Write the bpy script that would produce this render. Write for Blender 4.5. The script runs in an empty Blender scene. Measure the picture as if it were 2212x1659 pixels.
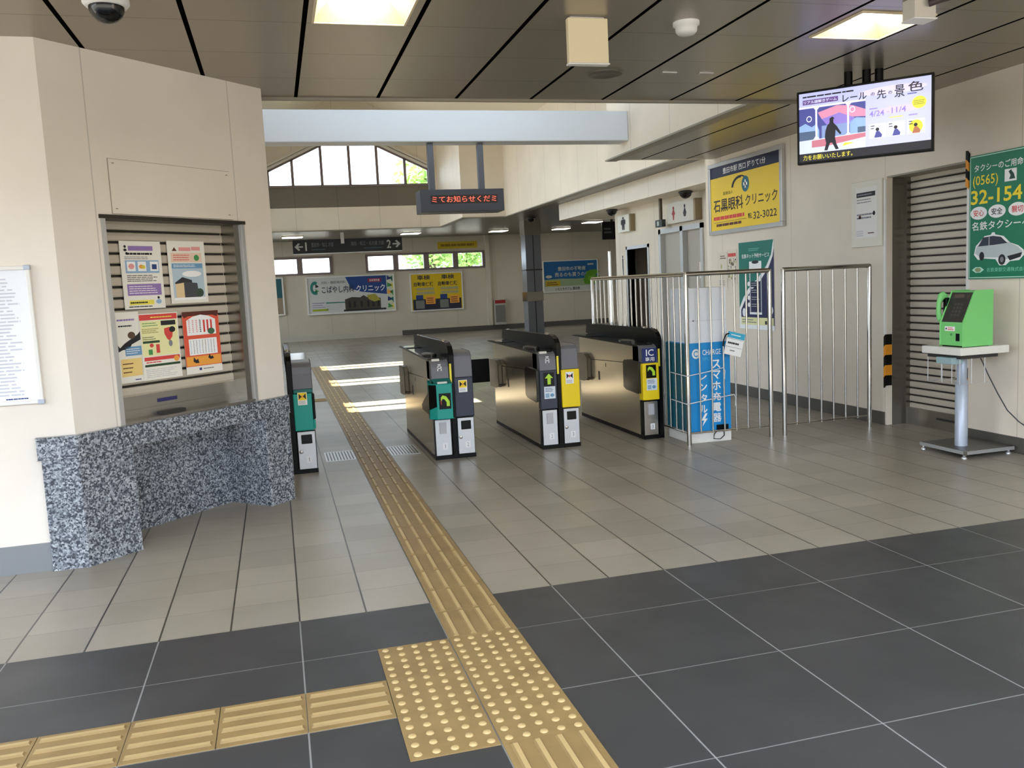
import bpy, math, random
from mathutils import Vector, Matrix

sc = bpy.context.scene
COL = sc.collection
rnd = random.Random(7)

# ------------------------------------------------------------------ camera
cam_data = bpy.data.cameras.new('camera')
cam_data.sensor_width = 36.0
cam_data.lens = 36.0 * 1876.5 / 2212.0
cam_data.clip_end = 500
cam = bpy.data.objects.new('camera', cam_data)
COL.objects.link(cam)
YAW, PITCH, ROLL = 0.260837, 0.114555, 0.048478
f_ = Vector((math.sin(YAW) * math.cos(PITCH), math.cos(YAW) * math.cos(PITCH), -math.sin(PITCH)))
r_ = Vector((math.cos(YAW), -math.sin(YAW), 0))
d_ = f_.cross(r_)
r2 = math.cos(ROLL) * r_ + math.sin(ROLL) * d_
d2 = -math.sin(ROLL) * r_ + math.cos(ROLL) * d_
m3 = Matrix((r2, -d2, -f_)).transposed()
cam.matrix_world = Matrix.Translation((0, 0, 1.475)) @ m3.to_4x4()
sc.camera = cam

# ------------------------------------------------------------------ world, sun, exposure
world = bpy.data.worlds.new('sky')
sc.world = world
world.use_nodes = True
wn = world.node_tree.nodes['Background']
wn.inputs['Color'].default_value = (0.76, 0.87, 1.0, 1)
wn.inputs['Strength'].default_value = 2.9
sun_d = bpy.data.lights.new('sun', 'SUN')
sun_d.energy = 16.0
sun_d.angle = math.radians(0.6)
sun_d.color = (1.0, 0.90, 0.72)
sun = bpy.data.objects.new('sun', sun_d)
COL.objects.link(sun)
sun.location = (-10, 10, 40)
sun.rotation_euler = Vector((1.0, 0.0, -4.0)).to_track_quat('-Z', 'Y').to_euler()
sc.view_settings.view_transform = 'Standard'
sc.view_settings.look = 'None'
sc.view_settings.gamma = 1.0
sc.view_settings.use_curve_mapping = False
sc.view_settings.exposure = 1.2

# ------------------------------------------------------------------ materials
def lin(c):
    out = []
    for v in c[:3]:
        v = v / 255.0
        out.append(v / 12.92 if v <= 0.04045 else ((v + 0.055) / 1.055) ** 2.4)
    return (out[0], out[1], out[2], 1.0)

MATS = {}
def mat(name, rgb=(200, 200, 200), rough=0.5, metal=0.0, spec=0.5, coat=0.0):
    if name in MATS:
        return MATS[name]
    m = bpy.data.materials.new(name)
    m.use_nodes = True
    b = m.node_tree.nodes['Principled BSDF']
    b.inputs['Base Color'].default_value = lin(rgb)
    b.inputs['Roughness'].default_value = rough
    b.inputs['Metallic'].default_value = metal
    b.inputs['Specular IOR Level'].default_value = spec
    b.inputs['Coat Weight'].default_value = coat
    MATS[name] = m
    return m

def emis(name, rgb, strength):
    if name in MATS:
        return MATS[name]
    m = bpy.data.materials.new(name)
    m.use_nodes = True
    b = m.node_tree.nodes['Principled BSDF']
    b.inputs['Base Color'].default_value = lin(rgb)
    b.inputs['Emission Color'].default_value = lin(rgb)
    b.inputs['Emission Strength'].default_value = strength
    b.inputs['Roughness'].default_value = 0.4
    MATS[name] = m
    return m

class NT:
    """small helper for node trees"""
    def __init__(s, m):
        s.t = m.node_tree
        s.n = s.t.nodes
        s.l = s.t.links
        s.b = s.n['Principled BSDF']
    def math(s, op, a, b=None, c=None):
        n = s.n.new('ShaderNodeMath')
        n.operation = op
        for i, v in enumerate((a, b, c)):
            if v is None:
                continue
            if isinstance(v, (int, float)):
                n.inputs[i].default_value = v
            else:
                s.l.new(v, n.inputs[i])
        return n.outputs[0]
    def pos(s):
        g = s.n.new('ShaderNodeNewGeometry')
        x = s.n.new('ShaderNodeSeparateXYZ')
        s.l.new(g.outputs['Position'], x.inputs[0])
        return g.outputs['Position'], x.outputs[0], x.outputs[1], x.outputs[2]
    def noise(s, vec, scale, detail=3, rough=0.55):
        n = s.n.new('ShaderNodeTexNoise')
        n.inputs['Scale'].default_value = scale
        n.inputs['Detail'].default_value = detail
        n.inputs['Roughness'].default_value = rough
        s.l.new(vec, n.inputs['Vector'])
        return n.outputs['Fac']
    def mix(s, fac, a, b):
        n = s.n.new('ShaderNodeMix')
        n.data_type = 'RGBA'
        for sock, v in ((n.inputs[0], fac), (n.inputs[6], a), (n.inputs[7], b)):
            if isinstance(v, (int, float)):
                sock.default_value = v
            elif isinstance(v, tuple):
                sock.default_value = v
            else:
                s.l.new(v, sock)
        return n.outputs[2]
    def line(s, coord, spacing, offset, half):
        """1 on joints every SPACING, else 0"""
        a = s.math('SUBTRACT', coord, offset)
        a = s.math('ADD', a, spacing * 200.5)
        a = s.math('MODULO', a, spacing)
        a = s.math('SUBTRACT', a, spacing * 0.5)
        a = s.math('ABSOLUTE', a)
        return s.math('LESS_THAN', a, half)
    def cell(s, coord, spacing, offset):
        a = s.math('SUBTRACT', coord, offset)
        return s.math('FLOOR', s.math('DIVIDE', a, spacing))
    def ramp(s, fac, lo, hi):
        n = s.n.new('ShaderNodeMapRange')
        n.inputs[1].default_value = lo
        n.inputs[2].default_value = hi
        s.l.new(fac, n.inputs[0])
        return n.outputs[0]
    def bump(s, h, strength, dist=0.01):
        n = s.n.new('ShaderNodeBump')
        n.inputs['Strength'].default_value = strength
        n.inputs['Distance'].default_value = dist
        s.l.new(h, n.inputs['Height'])
        s.l.new(n.outputs[0], s.b.inputs['Normal'])

def wall_mat(name, rgb, axis, spacing, offset, half=0.004, rough=0.55, joint=0.72, spec=0.35):
    if name in MATS:
        return MATS[name]
    m = mat(name, rgb, rough, spec=spec)
    t = NT(m)
    p, x, y, z = t.pos()
    if axis == 'x':
        c = x
    elif axis == 'y':
        c = y
    else:
        c = t.math('MULTIPLY', t.math('ADD', x, y), 0.70711)
    j = t.line(c, spacing, offset, half)
    n = t.noise(p, 1.3, 4)
    base = lin(rgb)
    d = tuple(v * 0.90 for v in base[:3]) + (1,)
    jd = tuple(v * joint for v in base[:3]) + (1,)
    col = t.mix(t.ramp(n, 0.35, 0.75), base, d)
    col = t.mix(j, col, jd)
    t.l.new(col, t.b.inputs['Base Color'])
    return m

WALL = (234, 221, 204)
WALLB = (236, 227, 216)
M_WALL_PLAIN = wall_mat('wall_paint_front', WALLB, 'x', 3.0, 0.4)
M_WALL_CHAM = wall_mat('wall_paint_booth', WALLB, 'd', 1.054, 3.200)
M_WALL_RIGHT = wall_mat('wall_paint_right', WALL, 'y', 1.5, 8.35)
M_WALL_HALL = wall_mat('wall_paint_hall', (238, 226, 208), 'y', 1.0, 0.3, 0.006)
M_WALL_HALLX = wall_mat('wall_paint_hall_end', (238, 226, 208), 'x', 1.08, 0.70, 0.006)
M_WALL_FAR = wall_mat('wall_paint_far', (205, 196, 178), 'x', 1.35, 0.35, 0.006)
M_GREYPANEL = wall_mat('grey_panel', (120, 112, 98), 'x', 1.08, 0.70, 0.008)
M_ROOF = mat('roof_lining', (240, 230, 210), 0.6)
M_TRIM = mat('grey_trim', (150, 142, 128), 0.45)
M_STEEL = mat('brushed_steel', (178, 174, 168), 0.28, 1.0)
M_CHROME = mat('polished_steel', (196, 192, 186), 0.14, 1.0)
M_ALU = mat('aluminium', (205, 205, 205), 0.35, 0.7)
M_BLACK = mat('black_plastic', (7, 7, 8), 0.32, spec=0.2)
M_GLOSSBLACK = mat('gloss_black', (8, 8, 10), 0.12)
M_WHITE = mat('white_plastic', (232, 230, 226), 0.4)
M_CREAM = mat('cream_box', (238, 222, 186), 0.45)
M_PAPER = mat('paper', (240, 236, 226), 0.6)
M_NAVY = mat('navy_plastic', (52, 56, 74), 0.4)
M_GREYCAP = mat('grey_plastic', (112, 112, 120), 0.4)
M_TEAL = mat('teal_plastic', (20, 158, 146), 0.4)
M_YEL = mat('yellow_plastic', (252, 220, 10), 0.4)
M_DARK = mat('dark_grey', (48, 46, 44), 0.5)
M_SHUT = mat('shutter_slat', (198, 188, 172), 0.45, 0.1)
M_GAPSHADE = mat('shutter_groove_shade', (40, 34, 28), 0.7)  # dark backing puts the groove shade between slats into colour
M_GREEN = mat('phone_green', (122, 206, 118), 0.4)

# granite
M_GRANITE = mat('granite', (130, 135, 142), 0.25)
t = NT(M_GRANITE)
p, x, y, z = t.pos()
v = t.n.new('ShaderNodeTexVoronoi')
v.inputs['Scale'].default_value = 105
t.l.new(p, v.inputs['Vector'])
sep = t.n.new('ShaderNodeSeparateXYZ')
t.l.new(v.outputs['Color'], sep.inputs[0])
r = t.n.new('ShaderNodeValToRGB')
r.color_ramp.interpolation = 'LINEAR'
e = r.color_ramp.elements
e[0].position = 0.0; e[0].color = lin((58, 62, 70))
e[1].position = 1.0; e[1].color = lin((206, 210, 216))
for pos_, c_ in ((0.30, (66, 70, 79)), (0.45, (104, 109, 119)), (0.62, (146, 151, 160))):
    q = e.new(pos_); q.color = lin(c_)
nn = t.noise(p, 34, 4, 0.7)
fac = t.math('ADD', t.math('MULTIPLY', sep.outputs[0], 0.60), t.math('MULTIPLY', t.ramp(nn, 0.25, 0.75), 0.40))
t.l.new(fac, r.inputs[0])
t.l.new(r.outputs[0], t.b.inputs['Base Color'])

# warm grey floor tiles, 30 cm
M_FLOOR = mat('floor_tile', (150, 142, 128), 0.32)
t = NT(M_FLOOR)
p, x, y, z = t.pos()
jx = t.line(x, 0.30, 0.0, 0.0042)
jy = t.line(y, 0.30, 3.935, 0.0028)
cv = t.n.new('ShaderNodeCombineXYZ')
t.l.new(t.cell(x, 0.30, 0.0), cv.inputs[0])
t.l.new(t.cell(y, 0.30, 3.935), cv.inputs[1])
wnz = t.n.new('ShaderNodeTexWhiteNoise')
t.l.new(cv.outputs[0], wnz.inputs[0])
n1 = t.noise(p, 1.1, 4)
n2 = t.noise(p, 160, 2)
c = t.mix(wnz.outputs['Value'], lin((144, 138, 127)), lin((162, 155, 143)))
c = t.mix(t.math('MULTIPLY', t.ramp(n1, 0.35, 0.7), 0.35), c, lin((116, 110, 98)))
c = t.mix(t.math('MULTIPLY', t.ramp(n2, 0.4, 0.75), 0.25), c, lin((104, 98, 88)))
c = t.mix(t.math('MULTIPLY', jy, 0.45), c, lin((84, 78, 68)))
c = t.mix(jx, c, lin((52, 48, 42)))
t.l.new(c, t.b.inputs['Base Color'])
t.l.new(t.math('ADD', t.math('MULTIPLY', n1, 0.22), 0.22), t.b.inputs['Roughness'])
t.bump(t.math('SUBTRACT', n2, t.math('MULTIPLY', t.math('MAXIMUM', jx, jy), 2.0)), 0.10, 0.003)

# charcoal entrance tiles, 60 cm, light joints
M_FLOORD = mat('entrance_tile', (84, 84, 87), 0.38, spec=0.32)
t = NT(M_FLOORD)
p, x, y, z = t.pos()
jx = t.line(x, 0.60, 0.0, 0.003)
jy = t.line(y, 0.60, 2.285, 0.0026)
n1 = t.noise(p, 2.2, 4)
n2 = t.noise(p, 200, 2)
c = t.mix(t.ramp(n1, 0.3, 0.75), lin((60, 60, 62)), lin((51, 51, 53)))
c = t.mix(t.math('MULTIPLY', t.ramp(n2, 0.45, 0.8), 0.3), c, lin((70, 70, 72)))
c = t.mix(t.math('MULTIPLY', jy, 0.55), c, lin((150, 150, 150)))
c = t.mix(t.math('MULTIPLY', jx, 0.7), c, lin((150, 150, 150)))
t.l.new(c, t.b.inputs['Base Color'])
t.l.new(t.math('ADD', t.math('MULTIPLY', n1, 0.2), 0.28), t.b.inputs['Roughness'])
t.bump(n2, 0.06, 0.002)

# ceiling panels
def ceil_mat(name, rgb, y0):
    m = mat(name, rgb, 0.30, 0.55)
    t = NT(m)
    p, x, y, z = t.pos()
    jx = t.line(x, 0.595, 0.262, 0.013)
    jy = t.line(y, 0.61, y0, 0.003)
    c = t.mix(t.noise(p, 0.7, 2), lin(rgb), tuple(v * 0.9 for v in lin(rgb)[:3]) + (1,))
    c = t.mix(t.math('MULTIPLY', jy, 0.75), c, lin((40, 36, 30)))
    c = t.mix(jx, c, lin((8, 7, 6)))
    t.l.new(c, t.b.inputs['Base Color'])
    t.l.new(t.math('MULTIPLY', t.math('SUBTRACT', 1.0, jx), 0.55), t.b.inputs['Metallic'])
    t.l.new(t.math('MULTIPLY', t.math('SUBTRACT', 1.0, jx), 0.5), t.b.inputs['Specular IOR Level'])
    return m
M_CEIL = ceil_mat('ceiling_panel', (158, 149, 134), 4.89)
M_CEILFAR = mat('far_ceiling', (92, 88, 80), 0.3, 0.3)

# tactile paving
M_TACT = mat('tactile_paving', (170, 142, 92), 0.5)
M_TACTW = mat('tactile_worn_top', (178, 153, 106), 0.45)
t = NT(M_TACT)
p, x, y, z = t.pos()
n1 = t.noise(p, 6, 4)
c = t.mix(t.ramp(n1, 0.35, 0.7), lin((144, 119, 76)), lin((130, 106, 67)))
t.l.new(c, t.b.inputs['Base Color'])

# clear glass that lets daylight pass
M_GLASS = bpy.data.materials.new('window_glass')
M_GLASS.use_nodes = True
nt = M_GLASS.node_tree
nt.nodes.clear()
o_ = nt.nodes.new('ShaderNodeOutputMaterial')
mx = nt.nodes.new('ShaderNodeMixShader')
tr = nt.nodes.new('ShaderNodeBsdfTransparent')
gl = nt.nodes.new('ShaderNodeBsdfGlossy')
fr_ = nt.nodes.new('ShaderNodeFresnel')
tr.inputs[0].default_value = (0.95, 0.97, 0.97, 1)
gl.inputs['Roughness'].default_value = 0.02
fr_.inputs[0].default_value = 1.45
nt.links.new(fr_.outputs[0], mx.inputs[0])
nt.links.new(tr.outputs[0], mx.inputs[1])
nt.links.new(gl.outputs[0], mx.inputs[2])
nt.links.new(mx.outputs[0], o_.inputs[0])

# ------------------------------------------------------------------ geometry helpers
ORIGIN = {}
class Fr:
    """a flat frame: origin, unit axes U (reading direction) and V (up), outward normal N"""
    def __init__(s, O, U, V, N, W=1.0, H=1.0):
        s.O, s.U, s.V, s.N = Vector(O), Vector(U).normalized(), Vector(V).normalized(), Vector(N).normalized()
        s.W, s.H = W, H
    def p(s, u, v, d=0.0):
        return s.O + s.U * (u * s.W) + s.V * (v * s.H) + s.N * d
    def sub(s, u0, v0, u1, v1, d=0.0):
        return Fr(s.p(u0, v0, d), s.U, s.V, s.N, (u1 - u0) * s.W, (v1 - v0) * s.H)

def fr_front(x0, x1, y, z0, z1):            # board facing -Y
    return Fr((x0, y, z0), (1, 0, 0), (0, 0, 1), (0, -1, 0), x1 - x0, z1 - z0)
def fr_right(x, yfar, ynear, z0, z1):       # board on the right-hand side, facing -X
    return Fr((x, yfar, z0), (0, -1, 0), (0, 0, 1), (-1, 0, 0), yfar - ynear, z1 - z0)
BOOTH = Fr((-1.13, 5.28, 0), (1, 1, 0), (0, 0, 1), (1, -1, 0))
def fr_booth(s0, s1, z0, z1, d=0.0):
    return Fr(BOOTH.p(s0, z0, d), BOOTH.U, BOOTH.V, BOOTH.N, s1 - s0, z1 - z0)

_TXT = {}
def text_geo(s, bold=0.0):
    k = (s, bold)
    if k in _TXT:
        return _TXT[k]
    cu = bpy.data.curves.new('lettering', 'FONT')
    cu.body = s
    cu.resolution_u = 2
    cu.offset = bold
    ob = bpy.data.objects.new('lettering', cu)
    COL.objects.link(ob)
    dg = bpy.context.evaluated_depsgraph_get()
    me = bpy.data.meshes.new_from_object(ob.evaluated_get(dg))
    vs = [tuple(v.co[:2]) for v in me.vertices]
    fs = [tuple(p.vertices) for p in me.polygons]
    bpy.data.objects.remove(ob)
    bpy.data.curves.remove(cu)
    bpy.data.meshes.remove(me)
    if vs:
        x0 = min(v[0] for v in vs); x1 = max(v[0] for v in vs)
        y0 = min(v[1] for v in vs); y1 = max(v[1] for v in vs)
        w = max(x1 - x0, 1e-6); h = max(y1 - y0, 1e-6)
        vs = [((a - x0) / w, (b - y0) / h) for a, b in vs]
    _TXT[k] = (vs, fs)
    return _TXT[k]

class MB:
    def __init__(s):
        s.v, s.f, s.mi, s.ms, s.sm = [], [], [], [], []
    def m(s, material):
        if material not in s.ms:
            s.ms.append(material)
        return s.ms.index(material)
    def add(s, verts, faces, material, smooth=False):
        o = len(s.v)
        i = s.m(material)
        s.v.extend(tuple(v) for v in verts)
        for f in faces:
            s.f.append(tuple(o + a for a in f))
            s.mi.append(i)
            s.sm.append(smooth)
    def box(s, x0, x1, y0, y1, z0, z1, material):
        vs = [(x, y, z) for x in (x0, x1) for y in (y0, y1) for z in (z0, z1)]
        s.add(vs, [(0, 1, 3, 2), (4, 6, 7, 5), (0, 4, 5, 1), (2, 3, 7, 6), (0, 2, 6, 4), (1, 5, 7, 3)], material)
    def fbox(s, fr, u0, v0, u1, v1, d0, d1, material):
        vs = [fr.p(u, v, d) for u in (u0, u1) for v in (v0, v1) for d in (d0, d1)]
        s.add(vs, [(0, 1, 3, 2), (4, 6, 7, 5), (0, 4, 5, 1), (2, 3, 7, 6), (0, 2, 6, 4), (1, 5, 7, 3)], material)
    def prism(s, base, vec, material, smooth=False):
        n = len(base)
        vec = Vector(vec)
        vs = [Vector(b) for b in base] + [Vector(b) + vec for b in base]
        s.add(vs, [tuple(range(n)), tuple(range(2 * n - 1, n - 1, -1))], material)
        o = len(s.v) - 2 * n
        i = s.m(material)
        for k in range(n):
            s.f.append((o + k, o + (k + 1) % n, o + n + (k + 1) % n, o + n + k))
            s.mi.append(i)
            s.sm.append(smooth)
    def yz(s, pts, x0, x1, material, smooth=False):
        s.prism([(x0, a, b) for a, b in pts], (x1 - x0, 0, 0), material, smooth)
    def xz(s, pts, y0, y1, material):
        s.prism([(a, y0, b) for a, b in pts], (0, y1 - y0, 0), material)
    def xy(s, pts, z0, z1, material):
        s.prism([(a, b, z0) for a, b in pts], (0, 0, z1 - z0), material)
    def tube(s, path, r, material, n=12, closed=False):
        path = [Vector(p) for p in path]
        k = len(path)
        rings = []
        up = None
        for i, p in enumerate(path):
            a = path[max(i - 1, 0)]
            b = path[min(i + 1, k - 1)]
            t = (b - a).normalized()
            if up is None:
                up = Vector((0, 0, 1)) if abs(t.z) < 0.9 else Vector((1, 0, 0))
            e1 = t.cross(up).normalized()
            e2 = e1.cross(t).normalized()
            up = e2
            rr = r[i] if isinstance(r, (list, tuple)) else r
            rings.append([p + (e1 * math.cos(2 * math.pi * j / n) + e2 * math.sin(2 * math.pi * j / n)) * rr for j in range(n)])
        vs = [v for q in rings for v in q]
        fs = [(i * n + j, i * n + (j + 1) % n, (i + 1) * n + (j + 1) % n, (i + 1) * n + j) for i in range(k - 1) for j in range(n)]
        s.add(vs, fs, material, True)
        s.add(rings[0], [tuple(range(n))[::-1]], material)
        s.add(rings[-1], [tuple(range(n))], material)
    def lathe(s, c, prof, material, n=24, axis='z'):
        """profile [(radius, height)] turned about an axis through c"""
        c = Vector(c)
        vs = []
        for r, h in prof:
            for j in range(n):
                a = 2 * math.pi * j / n
                q = (r * math.cos(a), r * math.sin(a), h)
                if axis == 'y':
                    q = (q[0], q[2], q[1])
                elif axis == 'x':
                    q = (q[2], q[0], q[1])
                vs.append(c + Vector(q))
        k = len(prof)
        fs = [(i * n + j, i * n + (j + 1) % n, (i + 1) * n + (j + 1) % n, (i + 1) * n + j) for i in range(k - 1) for j in range(n)]
        s.add(vs, fs, material, True)
        s.add([vs[j] for j in range(n)], [tuple(range(n))], material)
        s.add([vs[(k - 1) * n + j] for j in range(n)], [tuple(range(n))], material)
    # flat print on a frame (u, v run 0..1 over the frame's W, H)
    def poly(s, fr, pts, material, d):
        s.add([fr.p(u, v, d) for u, v in pts], [tuple(range(len(pts)))], material)
    def rect(s, fr, u0, v0, u1, v1, material, d):
        s.poly(fr, [(u0, v0), (u1, v0), (u1, v1), (u0, v1)], material, d)
    def ell(s, fr, cu, cv, ru, rv, material, d, n=28, a0=0.0, a1=360.0):
        s.poly(fr, [(cu + ru * math.cos(math.radians(a0 + (a1 - a0) * k / n)), cv + rv * math.sin(math.radians(a0 + (a1 - a0) * k / n))) for k in range(n)], material, d)
    def arc(s, fr, cu, cv, ru, rv, w, a0, a1, material, d, n=20):
        for k in range(n):
            q = []
            for a, g in ((a0 + (a1 - a0) * k / n, 1), (a0 + (a1 - a0) * (k + 1) / n, 1), (a0 + (a1 - a0) * (k + 1) / n, 1 - w), (a0 + (a1 - a0) * k / n, 1 - w)):
                a = math.radians(a)
                q.append((cu + ru * g * math.cos(a), cv + rv * g * math.sin(a)))
            s.poly(fr, q, material, d)
    def text(s, fr, string, u0, v0, u1, v1, material, d, bold=0.0):
        vs, fs = text_geo(string, bold)
        if vs:
            s.add([fr.p(u0 + a * (u1 - u0), v0 + b * (v1 - v0), d) for a, b in vs], fs, material)
    def lines(s, fr, u0, v0, u1, v1, n, material, d, fill=0.45, seed=1, ragged=0.25):
        """rows of illegible small print"""
        q = random.Random(seed)
        h = (v1 - v0) / n
        for k in range(n):
            v = v1 - (k + 0.5) * h
            end = u1 - (u1 - u0) * ragged * q.random()
            u = u0
            while u < end - 1e-4:
                w = min((u1 - u0) * q.uniform(0.06, 0.2), end - u)
                s.rect(fr, u, v - h * fill / 2, u + w * 0.9, v + h * fill / 2, material, d)
                u += w
    def build(s, name, parent=None, origin=None, bevel=0.0, segs=2, label=None):
        if parent is not None:
            org = ORIGIN[parent.name]
        else:
            org = Vector(origin) if origin is not None else Vector((0, 0, 0))
        me = bpy.data.meshes.new(name)
        me.from_pydata([tuple(Vector(v) - org) for v in s.v], [], s.f)
        for q in s.ms:
            me.materials.append(q)
        me.polygons.foreach_set('material_index', s.mi)
        me.polygons.foreach_set('use_smooth', s.sm)
        me.update()
        ob = bpy.data.objects.new(name, me)
        COL.objects.link(ob)
        if parent is not None:
            ob.parent = parent
        else:
            ob.location = org
        if bevel:
            bv = ob.modifiers.new('bevel', 'BEVEL')
            bv.width = bevel
            bv.segments = segs
            bv.limit_method = 'ANGLE'
            bv.angle_limit = math.radians(40)
        ORIGIN[ob.name] = org
        if label:
            ob['label'] = label
        return ob

def tag(o, label, cat, group=None):
    o['label'] = label
    o['category'] = cat
    if group:
        o['group'] = group
    return o
def thing(name, label, cat, loc, group=None):
    o = bpy.data.objects.new(name, None)
    o.empty_display_size = 0.1
    COL.objects.link(o)
    o.location = loc
    ORIGIN[o.name] = Vector(loc)
    return tag(o, label, cat, group)
def struct(mb, name, **k):
    o = mb.build(name, **k)
    o['kind'] = 'structure'
    return o
# ================================================================== THE SETTING
CZ = 2.9        # entrance ceiling
FZ = 3.1        # ceiling of the far concourse
RX, RZ, RS = 2.15, 6.60, 0.472
def gw_z(x):
    return 5.62 - RS * abs(x - RX)
def roof_z(x):
    return RZ - RS * abs(x - RX)

b = MB(); b.box(-6, 12, 3.935, 28.4, -0.1, 0.0, M_FLOOR); struct(b, 'floor')
b = MB(); b.box(-9, 12, -2.5, 3.935, -0.1, 0.0, M_FLOORD); struct(b, 'floor_entrance')
M_GROUND = mat('concrete_ground', (112, 111, 108), 0.8)
b = MB(); b.box(-80, 90, -60, 160, -0.4, -0.11, M_GROUND); struct(b, 'ground_outside')

# entrance ceiling with recesses for two visible and four added square lamps
LAMP_X = ((0.30, 0.80), (3.30, 3.80))
LY0, LY1 = 4.36, 4.87
b = MB()
CF = 0.8       # unseen canopy edge, set back to let skylight onto the floor
fill_lamps = [(x, y) for y in (1.33,) for x in (-2.70, 0.30, 3.30)] + [(-2.70, LY0)]  # out-of-view lights added to brighten the entrance floor
LAMP_X = ((-2.70, -2.20),) + LAMP_X
b.box(-6, 5.65, CF, 1.33, CZ, CZ + 0.03, M_CEIL)
b.box(-6, 5.65, 1.84, LY0, CZ, CZ + 0.03, M_CEIL)
b.box(-6, 5.65, LY1, 6.69, CZ, CZ + 0.03, M_CEIL)
xs = [-6] + [v for p in LAMP_X for v in p] + [5.65]
for k in range(0, len(xs), 2):
    b.box(xs[k], xs[k + 1], LY0, LY1, CZ, CZ + 0.03, M_CEIL)
    b.box(xs[k], xs[k + 1], 1.33, 1.84, CZ, CZ + 0.03, M_CEIL)
b.box(-6, 5.65, CF, 6.69, CZ + 0.16, CZ + 0.26, M_DARK)
b.box(-6, 5.65, CF - 0.05, CF, CZ - 0.1, CZ + 0.26, M_TRIM)
b.box(0.02, 5.65, 6.69, 6.72, CZ - 0.02, CZ + 0.26, M_TRIM)
struct(b, 'ceiling')
b = MB()
b.box(4.02, 5.65, 6.73, 9.98, CZ, CZ + 0.1, M_CEIL)
b.box(3.97, 4.11, 6.72, 10.02, CZ - 0.018, CZ, M_TRIM)
struct(b, 'ceiling_soffit')
b = MB()
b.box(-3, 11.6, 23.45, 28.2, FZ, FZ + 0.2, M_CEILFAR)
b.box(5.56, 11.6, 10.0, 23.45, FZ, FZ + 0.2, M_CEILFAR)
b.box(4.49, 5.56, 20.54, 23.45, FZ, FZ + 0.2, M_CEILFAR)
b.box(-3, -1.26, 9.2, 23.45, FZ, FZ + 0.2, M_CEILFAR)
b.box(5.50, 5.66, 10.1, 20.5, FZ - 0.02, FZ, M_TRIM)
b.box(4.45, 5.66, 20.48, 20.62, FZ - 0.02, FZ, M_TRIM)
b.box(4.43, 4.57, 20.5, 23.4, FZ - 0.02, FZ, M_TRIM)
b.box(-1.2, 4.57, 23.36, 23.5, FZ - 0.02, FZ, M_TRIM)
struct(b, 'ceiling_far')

# --- walls left of the camera and the ticket booth
b = MB(); b.box(-6, -1.13, 5.28, 5.42, 0, CZ, M_WALL_PLAIN); struct(b, 'wall_left')
b = MB()
O = fr_booth(0, 1, 0, 1)
T = -0.14
L = 1.626
for u0, v0, u1, v1 in ((0.0, 0.757, 0.30, CZ), (1.355, 0.757, L, CZ), (0.30, 1.973, 1.355, CZ)):
    b.fbox(O, u0, v0, u1, v1, T, 0, M_WALL_CHAM)
struct(b, 'wall_booth')
b = MB()
b.box(-0.12, 0.02, 6.46, 9.2, 0, CZ, M_WALL_HALL)
b.box(-3.0, 0.02, 9.2, 9.32, 0, CZ + 0.1, M_WALL_HALLX)
b.box(-3.0, 0.02, 6.5, 9.3, CZ, CZ + 0.1, M_WALL_HALLX)
struct(b, 'wall_booth_side')
M_BASE = mat('baseboard_grey', (138, 140, 144), 0.35, 0.35)
b = MB(); b.box(-6, -1.31, 5.268, 5.28, 0, 0.16, M_BASE); struct(b, 'baseboard_left')

# --- right-hand wall with the shutter doorway
WX, WE = 5.42, 10.15
SY0, SY1, SZ = 5.87, 6.83, 2.277
b = MB()
b.box(WX, WX + 0.23, -1.5, SY0, 0, FZ, M_WALL_RIGHT)
b.box(WX, WX + 0.23, SY1, WE, 0, FZ, M_WALL_RIGHT)
b.box(WX, WX + 0.23, SY0, SY1, SZ, FZ, M_WALL_RIGHT)
struct(b, 'wall_right')
M_BASED = mat('baseboard_dark', (86, 82, 76), 0.4)
b = MB(); b.box(WX - 0.012, WX, -2.5, SY0, 0, 0.12, M_BASED); b.box(WX - 0.012, WX, SY1 + 0.02, WE, 0, 0.12, M_BASED); struct(b, 'baseboard_right')
b = MB(); b.box(WX, 11.8, WE, WE + 0.1, 0, FZ + 0.2, M_WALL_HALLX); struct(b, 'wall_lobby_back')

# --- upper walls round the open roof void
b = MB()
b.yz([(6.72, CZ + 0.0), (10.0, CZ), (10.0, roof_z(4.05)), (6.72, roof_z(4.05))], 4.0, 4.1, M_WALL_HALL)
struct(b, 'wall_void_near_right')
b = MB()
b.xz([(4.1, CZ), (5.62, CZ), (5.62, roof_z(5.62)), (4.1, roof_z(4.1))], 9.985, 10.04, M_WALL_HALLX)
struct(b, 'wall_void_step')
b = MB(); b.box(5.52, 5.66, 10.0, 20.5, FZ, roof_z(5.52) + 0.05, M_WALL_HALL); struct(b, 'wall_void_right')
b = MB(); b.xz([(4.55, FZ), (5.54, FZ), (5.54, roof_z(5.54)), (4.55, roof_z(4.55))], 20.5, 20.6, M_WALL_HALLX); struct(b, 'wall_void_return')
b = MB(); b.yz([(20.5, FZ), (23.4, FZ), (23.4, roof_z(4.5)), (20.5, roof_z(4.5))], 4.45, 4.55, M_WALL_HALL); struct(b, 'wall_void_far_right')
b = MB()
b.box(-1.34, -1.22, 6.72, 23.4, CZ, 3.15, M_WALL_HALL)
b.box(-1.34, -1.22, 6.72, 23.4, 4.65, roof_z(-1.22) + 0.05, M_WALL_HALL)
for k in range(12):
    y = 7.2 + 1.42 * k
    b.box(-1.34, -1.22, y - (0.48 if k == 0 else 0.06), y + 0.06, 3.15, 4.65, M_WALL_HALL)
b.box(-1.34, -1.22, 22.88, 23.4, 3.15, 4.65, M_WALL_HALL)
struct(b, 'wall_void_left')
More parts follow.
